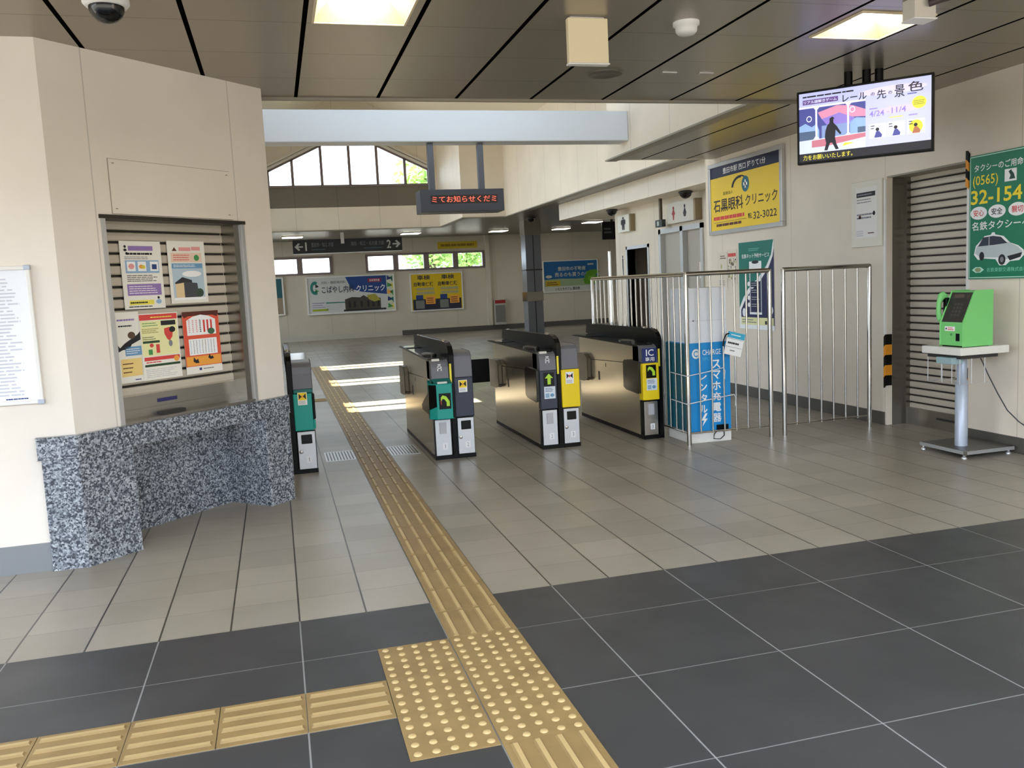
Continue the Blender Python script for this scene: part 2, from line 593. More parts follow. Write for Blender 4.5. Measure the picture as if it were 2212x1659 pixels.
def gable_wall(bm, x0, x1, zb, y0, y1, m):
    # a gable wall that leaves the five-sided window open
    bm.box(x0, x1, y0, y1, zb, 3.68, m)
    bm.xz([(x0, 3.68), (0.06, 3.68), (0.06, roof_z(0.06)), (x0, roof_z(x0))], y0, y1, m)
    bm.xz([(4.24, 3.68), (x1, 3.68), (x1, roof_z(x1)), (4.24, roof_z(4.24))], y0, y1, m)
    bm.xz([(0.06, gw_z(0.06)), (RX, gw_z(RX)), (RX, RZ), (0.06, roof_z(0.06))], y0, y1, m)
    bm.xz([(RX, gw_z(RX)), (4.24, gw_z(4.24)), (4.24, roof_z(4.24)), (RX, RZ)], y0, y1, m)
b = MB(); gable_wall(b, -1.34, 5.62, CZ + 0.03, 6.72, 6.80, M_WALL_HALLX); struct(b, 'wall_void_near')
b = MB()
gable_wall(b, -1.34, 4.55, FZ, 23.4, 23.6, M_WALL_HALLX)
b.box(0.06, 4.24, 23.4, 23.6, 3.68, 4.23, M_GREYPANEL)
struct(b, 'wall_gable')
# roof with three skylights in its left slope
SKY = (11.2, 14.4, 17.4)
b = MB()
def slope(bm, xa, xb, ya, yb, m):
    bm.xz([(xa, roof_z(xa)), (xb, roof_z(xb)), (xb, roof_z(xb) + 0.12), (xa, roof_z(xa) + 0.12)], ya, yb, m)
slope(b, -1.5, -0.62, 6.6, 23.7, M_ROOF)
slope(b, 0.99, RX, 6.6, 23.7, M_ROOF)
slope(b, RX, 5.8, 6.6, 23.7, M_ROOF)
ya = 6.6
for y in SKY:
    slope(b, -0.62, 0.99, ya, y - 0.52, M_ROOF)
    ya = y + 0.52
slope(b, -0.62, 0.99, ya, 23.7, M_ROOF)
struct(b, 'roof')
M_FRAME = mat('window_frame', (132, 118, 116), 0.45, 0.2)
M_FRAMEW = mat('white_frame', (226, 222, 214), 0.45)
wi = 1
for y in SKY:
    b = MB()
    for a, c in ((y - 0.52, y - 0.47), (y - 0.075, y + 0.075), (y + 0.47, y + 0.52)):
        slope(b, -0.62, 0.99, a, c, M_FRAMEW)
    slope(b, -0.62, -0.57, y - 0.52, y + 0.52, M_FRAMEW)
    slope(b, 0.94, 0.99, y - 0.52, y + 0.52, M_FRAMEW)
    o = struct(b, 'window_%d' % wi)
    g = MB()
    g.add([(-0.57, y - 0.47, roof_z(-0.57) + 0.06), (0.94, y - 0.47, roof_z(0.94) + 0.06), (0.94, y + 0.47, roof_z(0.94) + 0.06), (-0.57, y + 0.47, roof_z(-0.57) + 0.06)], [(0, 1, 2, 3)], M_GLASS)
    g.build('pane', o)
    wi += 1
b = MB(); b.box(-1.285, -1.279, 7.2, 22.9, 3.15, 4.65, M_GLASS); struct(b, 'window_%d' % wi); wi += 1
# far gable window, and an unseen near one added to light the hall
MUL = (0.69, 1.43, 2.15, 2.87, 3.60)
for YG, zb in ((23.44, 4.23), (6.73, 3.68)):
    b = MB()
    for x in MUL:
        b.xz([(x - 0.035, zb), (x + 0.035, zb), (x + 0.035, gw_z(x + 0.035) - 0.02), (x - 0.035, gw_z(x - 0.035) - 0.02)], YG, YG + 0.06, M_FRAME)
    for x0, x1 in ((0.06, 0.11), (4.19, 4.24)):
        b.xz([(x0, zb), (x1, zb), (x1, gw_z(x1)), (x0, gw_z(x0))], YG, YG + 0.06, M_FRAME)
    b.box(0.06, 4.24, YG, YG + 0.06, zb, zb + 0.03, M_FRAME)
    for xa, xb in ((0.06, RX), (RX, 4.24)):
        b.xz([(xa, gw_z(xa) - 0.05), (xb, gw_z(xb) - 0.05), (xb, gw_z(xb)), (xa, gw_z(xa))], YG, YG + 0.06, M_FRAME)
    o = struct(b, 'window_%d' % wi); wi += 1
    g = MB(); g.xz([(0.08, zb + .01), (4.22, zb + .01), (4.22, gw_z(4.22)), (RX, 5.62), (0.08, gw_z(0.08))], YG + 0.025, YG + 0.031, M_GLASS); g.build('pane', o)
# bright trims that follow the roof slope before the gable window, and a rafter frame nearer by
b = MB()
for xa, xb in ((0.0, RX), (RX, 4.30)):
    for o_ in (0.0, 0.085):
        b.xz([(xa, gw_z(xa) + o_), (xb, gw_z(xb) + o_), (xb, gw_z(xb) + o_ + 0.055), (xa, gw_z(xa) + o_ + 0.055)], 23.34, 23.40, M_FRAMEW)
b.box(0.0, 4.30, 23.36, 23.40, 4.20, 4.235, M_FRAME)
struct(b, 'trim_1')
b = MB()
for xa, xb in ((-1.22, RX), (RX, 5.52)):
    b.xz([(xa, roof_z(xa) - 0.20), (xb, roof_z(xb) - 0.20), (xb, roof_z(xb) + 0.01), (xa, roof_z(xa) + 0.01)], 15.7, 15.9, M_FRAMEW)
struct(b, 'beam_rafter')
b = MB(); b.box(-1.22, 4.0, 9.36, 9.62, 3.02, 3.35, mat('beam_white', (208, 210, 214), 0.4)); struct(b, 'beam_crossing', bevel=0.012)

# --- far end wall with its strip windows
WZ0, WZ1 = 2.10, 2.57
b = MB()
b.box(-3.1, 11.06, 28.0, 28.2, 0, WZ0, M_WALL_FAR)
b.box(-3.1, 11.06, 28.0, 28.2, WZ1, FZ, M_WALL_FAR)
for x0, x1 in ((-3.1, -0.90), (1.80, 2.90), (6.72, 11.06)):
    b.box(x0, x1, 28.0, 28.2, WZ0, WZ1, M_WALL_FAR)
b.box(11.06, 11.18, 28.0, 28.2, 2.42, FZ, M_WALL_FAR)
b.box(11.18, 11.8, 28.0, 28.2, 0, FZ, M_WALL_FAR)
struct(b, 'wall_far')
for x0, x1, bars in ((-0.90, 1.80, (-0.03, 0.84)), (2.90, 6.72, (3.83, 4.815, 5.775))):
    b = MB()
    b.box(x0 - 0.03, x1 + 0.03, 27.97, 28.12, WZ0 - 0.05, WZ0 + 0.015, M_FRAME)
    b.box(x0 - 0.03, x1 + 0.03, 27.97, 28.12, WZ1 - 0.015, WZ1 + 0.05, M_FRAME)
    b.box(x0 - 0.03, x0 + 0.05, 27.97, 28.12, WZ0, WZ1, M_FRAME)
    b.box(x1 - 0.05, x1 + 0.03, 27.97, 28.12, WZ0, WZ1, M_FRAME)
    for x in bars:
        b.box(x - 0.085, x + 0.085, 27.97, 28.12, WZ0, WZ1, M_FRAME)
    o = struct(b, 'window_%d' % wi); wi += 1
    g = MB(); g.box(x0 + 0.04, x1 - 0.04, 28.05, 28.056, WZ0, WZ1, M_GLASS); g.build('pane', o)
b = MB(); b.box(11.05, 11.075, 27.97, 28.1, 0, 2.43, M_FRAMEW); b.box(11.165, 11.19, 27.97, 28.1, 0, 2.43, M_FRAMEW)
o = struct(b, 'window_%d' % wi); wi += 1
g = MB(); g.box(11.07, 11.17, 28.05, 28.056, 0, 2.42, M_GLASS); g.build('pane', o)
b = MB()
b.box(-3.1, -3.0, 9.3, 28.2, 0, 0.3, M_WALL_HALL); b.box(-3.1, -3.0, 9.3, 28.2, 2.9, FZ + 0.2, M_WALL_HALL)
for k in range(6):
    y = 9.3 + 3.6 * k
    b.box(-3.1, -3.0, y, y + 0.6, 0.3, 2.9, M_WALL_HALL)
struct(b, 'wall_hall_left')
b = MB(); b.box(-3.055, -3.049, 9.4, 28.1, 0.3, 2.9, M_GLASS); struct(b, 'window_%d' % wi); wi += 1  # unseen glazing added to brighten the hall floor
b = MB(); b.box(11.6, 11.8, 10.1, 28.2, 0, FZ + 0.2, M_WALL_HALL); struct(b, 'wall_hall_right')
b = MB(); b.box(-3.0, 3.9, 27.985, 28.0, 0, 0.16, mat('baseboard_light', (196, 190, 178), 0.4)); b.box(3.9, 11.05, 27.985, 28.0, 0, 0.16, M_BASED); struct(b, 'baseboard_far')
b = MB(); b.box(6.76, 6.90, 27.9, 28.0, 0.16, FZ, M_WALL_FAR); struct(b, 'trim_2')

# --- toilet block: low fascia beam and the wall below it
M_TOI = wall_mat('wall_paint_toilet', (214, 202, 182), 'y', 1.6, 11.0, 0.006)
b = MB(); b.box(6.0, 11.6, WE + 0.1, 17.9, 2.77, FZ, M_WALL_HALL); struct(b, 'beam_fascia')
b = MB()
TX = 6.5
for y0, y1, z0, z1 in ((WE + 0.1, 12.38, 0, 2.77), (12.38, 13.98, 2.28, 2.77), (13.98, 14.50, 0, 2.77), (14.50, 15.42, 2.01, 2.77), (15.42, 16.0, 0, 2.77)):
    b.box(TX, TX + 0.15, y0, y1, z0, z1, M_TOI)
b.box(TX + 0.15, 11.6, 15.85, 16.0, 0, 2.77, M_TOI)
b.box(TX + 0.15, 9.0, 14.2, 14.3, 0, 2.77, M_DARK)  # dark inner walls paint in the shade behind the doorway
b.box(9.0, 9.1, 14.3, 15.85, 0, 2.77, M_DARK)
struct(b, 'wall_toilet')
b = MB(); b.box(TX + 0.11, TX + 0.15, 12.36, 14.0, 0, 2.30, M_GREYPANEL)
b2 = M_ALU
for y0, y1 in ((12.38, 12.46), (13.06, 13.16), (13.90, 13.98)):
    b.box(TX - 0.03, TX + 0.11, y0, y1, 0, 2.28, b2)
b.box(TX - 0.03, TX + 0.11, 12.38, 13.98, 2.20, 2.28, b2)
b.box(TX + 0.03, TX + 0.11, 12.46, 13.06, 1.18, 1.26, b2)
o = struct(b, 'door_1')
g = MB(); g.box(TX + 0.06, TX + 0.10, 12.46, 13.06, 0.02, 2.20, mat('door_panel', (168, 160, 148), 0.4)); g.box(TX + 0.06, TX + 0.10, 13.16, 13.90, 0.02, 2.20, mat('door_panel')); g.build('door_leaf', o)
b = MB(); b.box(TX - 0.015, TX + 0.16, 14.44, 14.50, 0, 2.07, M_ALU); b.box(TX - 0.015, TX + 0.16, 15.42, 15.48, 0, 2.07, M_ALU); b.box(TX - 0.015, TX + 0.16, 14.44, 15.48, 2.01, 2.07, M_ALU); struct(b, 'door_2')
b = MB(); b.box(TX - 0.012, TX, WE + 0.1, 12.38, 0, 0.12, M_BASED); b.box(TX - 0.012, TX, 15.48, 16.0, 0, 0.12, M_BASED); b.box(TX - 0.012, TX, 13.98, 14.44, 0, 0.12, M_BASED); struct(b, 'baseboard_toilet')

# --- pillar
px_, py_ = 6.62, 22.2
b = MB()
b.box(px_ - 0.21, px_ + 0.21, py_ - 0.21, py_ + 0.21, 0, FZ, mat('pillar_grey', (122, 122, 126), 0.3, 0.3))
b.box(px_ - 0.225, px_ + 0.225, py_ - 0.225, py_ + 0.225, 1.0, 1.24, M_CHROME)
b.box(px_ - 0.222, px_ + 0.222, py_ - 0.222, py_ + 0.222, 1.80, 1.83, M_DARK)
b.box(px_ - 0.012, px_ + 0.012, py_ - 0.214, py_ + 0.214, 0, FZ, M_DARK)
b.box(px_ - 0.225, px_ + 0.225, py_ - 0.225, py_ + 0.225, 2.72, FZ, M_STEEL)
struct(b, 'pillar')

# --- granite ticket counter built against the booth (its straight front meets both walls)
CD = Vector((1, 1, 0)).normalized()
CN = Vector((CD.y, -CD.x, 0))
P0 = Vector((-1.115, 5.24, 0))
CL = 1.645
def cp(s, d):
    q = P0 + CD * s - CN * d
    return (q.x, q.y)
root = thing('ticket_counter', 'speckled granite counter with two slab legs below the booth shutter', 'counter', (-0.6, 5.85, 0))
b = MB(); b.xy([(-1.325, 5.238), (-1.115, 5.238), cp(CL, 0), (0.048, 6.458), (0.0, 6.458), cp(1.58, 0.14), cp(0.02, 0.14), (-1.128, 5.279), (-1.325, 5.279)], 0.632, 0.757, M_GRANITE); b.build('counter_slab', root, bevel=0.004)
b = MB(); b.xy([(-1.31, 5.250), (-1.120, 5.250), cp(0.355, 0.010), cp(0.355, 0.40), cp(0.09, 0.40), (-1.126, 5.45), (-1.126, 5.279), (-1.31, 5.279)], 0, 0.632, M_GRANITE); b.build('counter_leg', root, bevel=0.004)
b = MB(); b.xy([cp(1.41, 0.010), cp(CL - 0.006, 0.010), (0.042, 6.458), (-0.13, 6.458), (-0.13, 6.56), cp(1.41, 0.44)], 0, 0.632, M_GRANITE); b.build('counter_leg', root, bevel=0.004)
b = MB(); b.xy([cp(0.355, 0.40), cp(1.41, 0.40), cp(1.41, 0.44), cp(0.355, 0.44)], 0, 0.632, M_GRANITE); b.build('back_panel', root)

# unseen low building added behind the camera to hold back low skylight
M_FAC = mat('blocker_grey', (112, 110, 108), 0.7)
b = MB(); b.box(-45, 40, -34, -26, -0.11, 6.5, M_FAC)
for k in range(14):
    for z in (1.0, 3.9):
        b.box(-43 + 6 * k, -39.5 + 6 * k, -26.0, -25.9, z, z + 2.0, M_DARK)
struct(b, 'sky_blocker_building')
# ================================================================== TACTILE PAVING
def guide_bars(b, x0, y0, n, along='y', tile=0.3):
    for k in range(n):
        for j in range(4):
            c = 0.0375 + 0.075 * j
            if along == 'y':
                xa, xb, ya, yb = x0 + c - 0.014, x0 + c + 0.014, y0 + k * tile + 0.012, y0 + (k + 1) * tile - 0.012
            else:
                xa, xb, ya, yb = x0 + k * tile + 0.012, x0 + (k + 1) * tile - 0.012, y0 + c - 0.014, y0 + c + 0.014
            i = 0.006
            z0, z1 = 0.004, 0.010
            vs = [(xa, ya, z0), (xb, ya, z0), (xb, yb, z0), (xa, yb, z0), (xa + i, ya + i, z1), (xb - i, ya + i, z1), (xb - i, yb - i, z1), (xa + i, yb - i, z1)]
            b.add(vs, [(0, 1, 5, 4), (1, 2, 6, 5), (2, 3, 7, 6), (3, 0, 4, 7)], M_TACT)
            b.add(vs, [(4, 5, 6, 7)], M_TACTW)
def dots(b, x0, y0, nx, ny):
    for i in range(nx):
        for j in range(ny):
            c = (x0 + 0.03 + 0.06 * i, y0 + 0.03 + 0.06 * j, 0.004)
            b.lathe(c, [(0.0145, 0), (0.0125, 0.0035), (0.009, 0.0055), (0.001, 0.0062)], M_TACTW, 12)
def slab(b, x0, x1, y0, y1, nx, ny):
    g = 0.0015
    w, h = (x1 - x0) / nx, (y1 - y0) / ny
    for i in range(nx):
        for j in range(ny):
            b.box(x0 + i * w + g, x0 + (i + 1) * w - g, y0 + j * h + g, y0 + (j + 1) * h - g, 0.0, 0.004, M_TACT)
GP = 'yellow tactile paving'
b = MB(); slab(b, 0.60, 0.90, 3.485, 17.885, 1, 48); guide_bars(b, 0.60, 3.485, 48)
tag(b.build('tactile_guide_strip', origin=(0.75, 10, 0)), 'long yellow ribbed tactile strip running between the ticket gates into the hall', 'tactile paving')
b = MB(); slab(b, 0.60, 0.90, 1.385, 2.585, 1, 4); guide_bars(b, 0.60, 1.385, 4)
tag(b.build('tactile_guide_strip', origin=(0.75, 2, 0)), 'short yellow ribbed tactile strip nearest the camera, in front of the studded blocks', 'tactile paving')
b = MB(); slab(b, -2.40, 0.30, 2.885, 3.185, 9, 1); guide_bars(b, -2.40, 2.885, 9, 'x')
tag(b.build('tactile_guide_strip', origin=(-1, 3.0, 0)), 'yellow ribbed tactile strip running left across the dark tiles', 'tactile paving')
b = MB(); slab(b, 0.60, 0.90, 2.585, 3.485, 1, 3); dots(b, 0.60, 2.585, 5, 15)
tag(b.build('tactile_warning_block', origin=(0.75, 3.0, 0)), 'studded yellow tactile block in line with the long ribbed strip', 'tactile paving')
b = MB(); slab(b, 0.30, 0.597, 2.585, 3.485, 1, 3); dots(b, 0.30, 2.585, 5, 15)
tag(b.build('tactile_warning_block', origin=(0.45, 3.0, 0)), 'studded yellow tactile block left of the long strip, at the end of the left branch', 'tactile paving')
b = MB(); slab(b, 0.0, 0.597, 12.1, 12.4, 2, 1); guide_bars(b, 0.0, 12.1, 2, 'x')
tag(b.build('tactile_guide_strip', origin=(0.3, 12.2, 0)), 'short ribbed tactile branch beside the strip, just beyond the leftmost gate', 'tactile paving')
# drain grates either side of the strip
for x0, x1, lab in ((0.34, 0.585, 'slotted steel floor grate left of the tactile strip, beside the leftmost gate'), (0.915, 1.16, 'slotted steel floor grate right of the tactile strip, beside the teal gate')):
    b = MB()
    b.box(x0, x1, 7.68, 8.12, 0.0, 0.002, M_BLACK)
    n = 9
    for k in range(n + 1):
        xx = x0 + (x1 - x0) * k / n
        b.box(xx - 0.008, xx + 0.008, 7.68, 8.12, 0.001, 0.005, M_ALU)
    b.box(x0 - 0.008, x1 + 0.008, 7.67, 7.69, 0.001, 0.005, M_ALU)
    b.box(x0 - 0.008, x1 + 0.008, 8.11, 8.13, 0.001, 0.005, M_ALU)
    tag(b.build('drain_grate', origin=(x0, 7.9, 0)), lab, 'drain grate', 'floor grates in the gate line')

# ================================================================== BOOTH: shutter, plate, papers
def slats(b, fr, u0, u1, v0, v1, d, pitch=0.067):
    n = int(math.ceil((v1 - v0) / pitch))
    for k in range(n):
        a = v1 - (k + 1) * pitch
        prof = [(max(a + 0.013, v0), -0.006), (max(a + 0.015, v0), 0.003), (max(a + 0.022, v0), 0.007), (max(a + 0.045, v0), 0.008), (max(a + pitch - 0.004, v0), 0.005), (max(a + pitch, v0), -0.004)]
        for i in range(len(prof) - 1):
            (va, da), (vb, db) = prof[i], prof[i + 1]
            if vb - va > 1e-5:
                b.add([fr.p(u0, va, d + da), fr.p(u1, va, d + da), fr.p(u1, vb, d + db), fr.p(u0, vb, d + db)], [(0, 1, 2, 3)], M_SHUT)
    b.fbox(fr, u0, v0, u1, v1, d - 0.02, d - 0.008, M_GAPSHADE)
root = thing('roller_shutter', 'closed beige roller shutter of the ticket booth, with papers taped on it', 'shutter', tuple(BOOTH.p(0.8, 0.76)))
b = MB(); slats(b, BOOTH, 0.305, 1.285, 0.905, 1.965, -0.135); b.build('shutter_curtain', root)
b = MB(); b.fbox(BOOTH, 0.305, 0.822, 1.285, 0.905, -0.135, -0.112, M_STEEL)
b.fbox(BOOTH, 0.64, 0.845, 0.79, 0.868, -0.112, -0.110, mat('label_navy', (44, 44, 96), 0.4))
b.build('bottom_bar', root)
b = MB(); b.fbox(BOOTH, 0.302, 0.757, 1.353, 0.822, -0.14, -0.10, M_STEEL); b.fbox(BOOTH, 0.302, 0.757, 1.353, 0.772, -0.10, 0.004, M_STEEL)
b.fbox(BOOTH, 0.62, 0.772, 0.80, 0.79, -0.10, -0.05, M_DARK); b.build('sill', root)
b = MB(); b.fbox(BOOTH, 0.288, 0.757, 0.316, 1.975, -0.135, 0.008, M_ALU); b.build('jamb', root)
b = MB(); b.fbox(BOOTH, 1.345, 0.757, 1.366, 1.975, -0.135, 0.008, M_ALU)
b.fbox(BOOTH, 1.284, 0.772, 1.346, 1.963, -0.14, -0.010, mat('rail_bright', (168, 164, 158), 0.22, 1.0)); b.build('jamb', root)
b = MB(); b.fbox(BOOTH, 0.280, 1.962, 1.372, 1.984, -0.135, 0.014, mat('lintel_dark', (58, 52, 46), 0.4, 0.4)); b.build('lintel', root)

b = MB(); b.fbox(BOOTH, 0.372, 1.992, 1.272, 2.304, 0.002, 0.007, M_WALL_CHAM); b.fbox(BOOTH, 0.369, 1.989, 1.275, 2.307, 0, 0.003, mat('plate_edge', (150, 140, 126), 0.6))
for u, v in ((0.40, 2.28), (1.245, 2.28), (0.40, 2.02), (1.245, 2.02)):
    b.lathe(BOOTH.p(u, v, 0.006), [(0.008, -0.002), (0.008, 0.003)], M_TRIM, 10)
tag(b.build('cover_plate', origin=tuple(BOOTH.p(0.8, 2.1))), 'blank painted cover plate screwed to the booth wall above the shutter', 'plate')

INK = mat('print_black', (34, 34, 40), 0.6)
GRY = mat('print_grey', (132, 132, 140), 0.6)
LGR = mat('print_pale_grey', (196, 196, 202), 0.6)
VIO = mat('print_violet', (150, 122, 182), 0.6)
BLU = mat('print_blue', (150, 182, 214), 0.6)
DBL = mat('print_dark_blue', (40, 62, 128), 0.6)
SKYB = mat('print_sky', (112, 158, 196), 0.6)
RED = mat('print_red', (222, 74, 70), 0.6)
PNK = mat('print_pink', (236, 160, 160), 0.6)
YEL = mat('print_yellow', (240, 226, 92), 0.6)
PYL = mat('print_pale_yellow', (240, 236, 176), 0.6)
ORG = mat('print_orange', (244, 168, 72), 0.6)
GRN = mat('print_green', (70, 150, 84), 0.6)
BRN = mat('print_brown', (92, 44, 34), 0.6)
WHT = mat('print_white', (250, 250, 250), 0.55)
def paper(s0, s1, z0, z1, tilt=0.0):
    b = MB()
    fr = fr_booth(s0, s1, z0, z1, -0.118)
    if tilt:
        a = math.radians(tilt)
        U, V = fr.U.copy(), fr.V.copy()
        fr.U = U * math.cos(a) + V * math.sin(a)
        fr.V = V * math.cos(a) - U * math.sin(a)
    b.fbox(fr, 0, 0, 1, 1, 0, 0.0012, M_PAPER)
    return b, fr
def papertag(b, s0, z0, lab):
    return tag(b.build('poster', origin=tuple(BOOTH.p(s0, z0, -0.117))), lab, 'poster', 'papers taped on the booth shutter')
D = 0.0018
b, fr = paper(0.479, 0.772, 1.432, 1.845)
b.rect(fr, .2, .86, .8, .93, VIO, D); b.lines(fr, .14, .79, .82, .84, 1, INK, D, .6, 3); b.lines(fr, .1, .73, .7, .78, 2, GRY, D, .4, 4)
b.ell(fr, .13, .92, .03, .02, INK, D); b.ell(fr, .13, .87, .04, .02, INK, D); b.ell(fr, .16, .82, .03, .02, INK, D)
b.rect(fr, .1, .53, .92, .72, BLU, D)
for u in (.14, .40, .70):
    b.rect(fr, u, .56, u + .2, .70, WHT, D + .0006)
b.ell(fr, .24, .63, .07, .04, PNK, D + .0012); b.ell(fr, .48, .625, .06, .03, ORG, D + .0012); b.ell(fr, .53, .62, .05, .03, YEL, D + .0012); b.rect(fr, .74, .585, .86, .66, DBL, D + .0012)
b.lines(fr, .12, .40, .86, .51, 4, INK, D, .35, 5)
b.rect(fr, .1, .2, .93, .37, VIO, D); b.lines(fr, .14, .22, .85, .35, 4, WHT, D + .0006, .3, 6)
b.rect(fr, .12, .06, .72, .13, YEL, D); b.lines(fr, .14, .075, .6, .115, 1, INK, D + .0006, .5, 7); b.ell(fr, .84, .1, .07, .035, BLU, D); b.ell(fr, .84, .16, .03, .02, INK, D)
b.lines(fr, .1, .02, .7, .05, 1, INK, D, .5, 8)
papertag(b, .48, 1.43, 'poster with violet headline and blue picture row, upper left on the booth shutter')
b, fr = paper(0.821, 1.116, 1.454, 1.852)
b.poly(fr, [(.12, .84), (.25, .84), (.185, .9)], BRN, D); b.rect(fr, .3, .84, .62, .9, PNK, D); b.rect(fr, .64, .85, .88, .91, PNK, D)
b.rect(fr, .08, .66, .9, .81, mat('print_peach', (238, 208, 186)), D); b.lines(fr, .14, .68, .62, .79, 3, RED, D + .0006, .3, 9); b.ell(fr, .76, .73, .07, .05, GRN, D + .0006)
b.rect(fr, .08, .07, .92, .64, mat('print_pale_sky', (186, 206, 218)), D); b.rect(fr, .08, .56, .9, .64, SKYB, D + .0005)
b.lines(fr, .12, .575, .8, .625, 2, WHT, D + .001, .35, 10); b.ell(fr, .6, .47, .26, .05, WHT, D + .0007)
b.rect(fr, .14, .08, .37, .33, mat('print_sand', (232, 204, 158)), D + .001); b.poly(fr, [(.12, .33), (.33, .42), (.58, .37), (.62, .08), (.36, .08), (.36, .33), (.14, .31)], mat('print_roof', (52, 52, 58)), D + .0012)
b.poly(fr, [(.36, .08), (.36, .34), (.72, .32), (.76, .08)], mat('print_wall', (72, 74, 80)), D + .0014); b.ell(fr, .78, .16, .1, .07, mat('print_bush', (58, 76, 62)), D + .0016); b.rect(fr, .08, .05, .92, .09, WHT, D + .0018)
papertag(b, .82, 1.45, 'poster picturing a dark-roofed house under blue sky, upper right on the booth shutter')
b, fr = paper(0.402, 0.566, 0.989, 1.418)
b.lines(fr, .06, .87, .9, .91, 1, VIO, D, .6, 11); b.lines(fr, .1, .78, .75, .83, 1, INK, D, .4, 12)
b.poly(fr, [(.0, .55), (.1, .5), (.3, .56), (.5, .6), (.9, .68), (1, .72), (1, .6), (.6, .54), (.5, .48), (.2, .47), (0, .44)], INK, D); b.ell(fr, .62, .67, .16, .05, mat('print_umber', (90, 70, 52)), D + .0006)
b.rect(fr, .3, .38, 1, .51, SKYB, D); b.lines(fr, .34, .40, .95, .49, 3, WHT, D + .0006, .3, 13)
b.rect(fr, .08, .09, .96, .34, mat('print_straw', (244, 212, 134)), D); b.lines(fr, .14, .12, .6, .30, 3, BRN, D + .0006, .25, 14); b.lines(fr, .62, .02, .95, .05, 1, DBL, D, .5, 15)
papertag(b, .40, .99, 'poster with a black picture band and straw yellow box, lower left on the booth shutter')
b, fr = paper(0.562, 0.853, 0.987, 1.401)
b.rect(fr, .02, .90, .98, .985, RED, D); b.lines(fr, .3, .92, .9, .96, 1, YEL, D + .0006, .4, 16); b.rect(fr, .04, .36, .97, .89, PYL, D)
b.rect(fr, .55, .81, .93, .88, INK, D + .0006); b.lines(fr, .08, .80, .48, .87, 2, GRN, D + .0006, .3, 17); b.lines(fr, .06, .70, .5, .78, 3, mat('print_olive', (190, 184, 120)), D + .0006, .6, 18)
b.poly(fr, [(.62, .76), (.76, .78), (.84, .72), (.82, .63), (.74, .57), (.68, .60), (.62, .68)], RED, D + .0008); b.ell(fr, .83, .74, .08, .045, INK, D + .001); b.ell(fr, .76, .53, .05, .05, GRY, D + .0008)
b.rect(fr, .06, .555, .48, .59, mat('print_bottle', (44, 74, 48)), D + .0006); b.lines(fr, .06, .60, .4, .66, 2, INK, D + .0006, .3, 19)
b.rect(fr, .18, .38, .28, .46, GRN, D + .0008); b.rect(fr, .38, .40, .47, .53, RED, D + .0008); b.ell(fr, .27, .52, .05, .03, RED, D + .0008)
b.rect(fr, .06, .29, .97, .345, RED, D); b.lines(fr, .1, .245, .6, .285, 1, RED, D, .4, 20); b.ell(fr, .88, .29, .07, .045, ORG, D + .0006)
b.rect(fr, .06, .20, .97, .235, mat('print_bottle'), D); b.lines(fr, .08, .03, .9, .17, 5, LGR, D, .3, 21)
papertag(b, .56, .99, 'yellow poster under a red title band, lower middle on the booth shutter')
b, fr = paper(0.888, 1.184, 0.988, 1.396)
b.rect(fr, 0, .12, 1, 1, mat('print_tomato', (228, 92, 66)), D); b.rect(fr, 0, .93, 1, 1, BRN, D + .0003); b.rect(fr, .02, .13, .98, .28, ORG, D + .0004)
b.poly(fr, [(.04, .9), (.0, 1), (.5, 1), (1, 1), (.96, .9), (.75, .95), (.5, .97), (.25, .95)], BRN, D + .0006)
b.poly(fr, [(.1, .62), (.9, .62), (.9, .86), (.72, .92), (.5, .945), (.28, .92), (.1, .86)], WHT, D + .0008)
for k in range(7):
    b.rect(fr, .15 + .1 * k, .64 + .02 * (k % 3), .20 + .1 * k, .86, RED if k not in (0, 3) else INK, D + .0012) if k in (4, 5, 6) else b.lines(fr, .15 + .1 * k, .66, .19 + .1 * k, .87, 7, PNK if k != 3 else INK, D + .0012, .6, 30 + k)
b.ell(fr, .76, .67, .1, .05, mat('print_leaf', (64, 108, 78)), D + .0016)
b.rect(fr, .12, .30, .90, .56, WHT, D + .0008)
for k in range(9):
    b.lines(fr, .16 + .08 * k, .32, .185 + .08 * k, .54, 9, GRY if k % 3 else BLU, D + .0012, .6, 40 + k)
b.poly(fr, [(.2, .2), (.27, .17), (.36, .17), (.33, .24), (.28, .22), (.22, .27)], INK, D + .001); b.poly(fr, [(.62, .24), (.68, .21), (.78, .22), (.74, .27), (.70, .25), (.66, .3)], INK, D + .001)
b.rect(fr, 0, 0, 1, .12, M_PAPER, D); b.rect(fr, .35, .05, .42, .09, DBL, D + .0004); b.lines(fr, .46, .05, .8, .09, 1, GRY, D + .0004, .4, 50)
papertag(b, .89, .99, 'red and orange poster with a white arched panel, lower right on the booth shutter')

# framed notice on the plain wall at the left edge
root = thing('notice_board', 'white framed notice sheet on the plain wall at the left edge', 'notice board', (-1.7, 5.27, 0.95))
fr = fr_front(-2.20, -1.265, 5.272, 0.948, 1.70)
b = MB()
fw = 0.022
for u0, v0, u1, v1 in ((0, 0, 0.935, fw), (0, 0.752 - fw, 0.935, 0.752), (0, 0, fw, 0.752), (0.935 - fw, 0, 0.935, 0.752)):
    f1 = Fr(fr.O, fr.U, fr.V, fr.N)
    b.fbox(f1, u0, v0, u1, v1, -0.008, 0.016, M_WHITE)
b.build('frame', root, bevel=0.004)
for u, v in ((0, 0), (0.935, 0), (0, 0.752), (0.935, 0.752)):
    b = MB()
    f1 = Fr(fr.O, fr.U, fr.V, fr.N)
    b.fbox(f1, max(u - 0.03, -0.003), max(v - 0.022, -0.003), min(u + 0.03, 0.938), min(v + 0.022, 0.755), -0.008, 0.018, mat('corner_cap', (176, 184, 198), 0.35, 0.3))
    b.build('corner_cap', root, bevel=0.003)
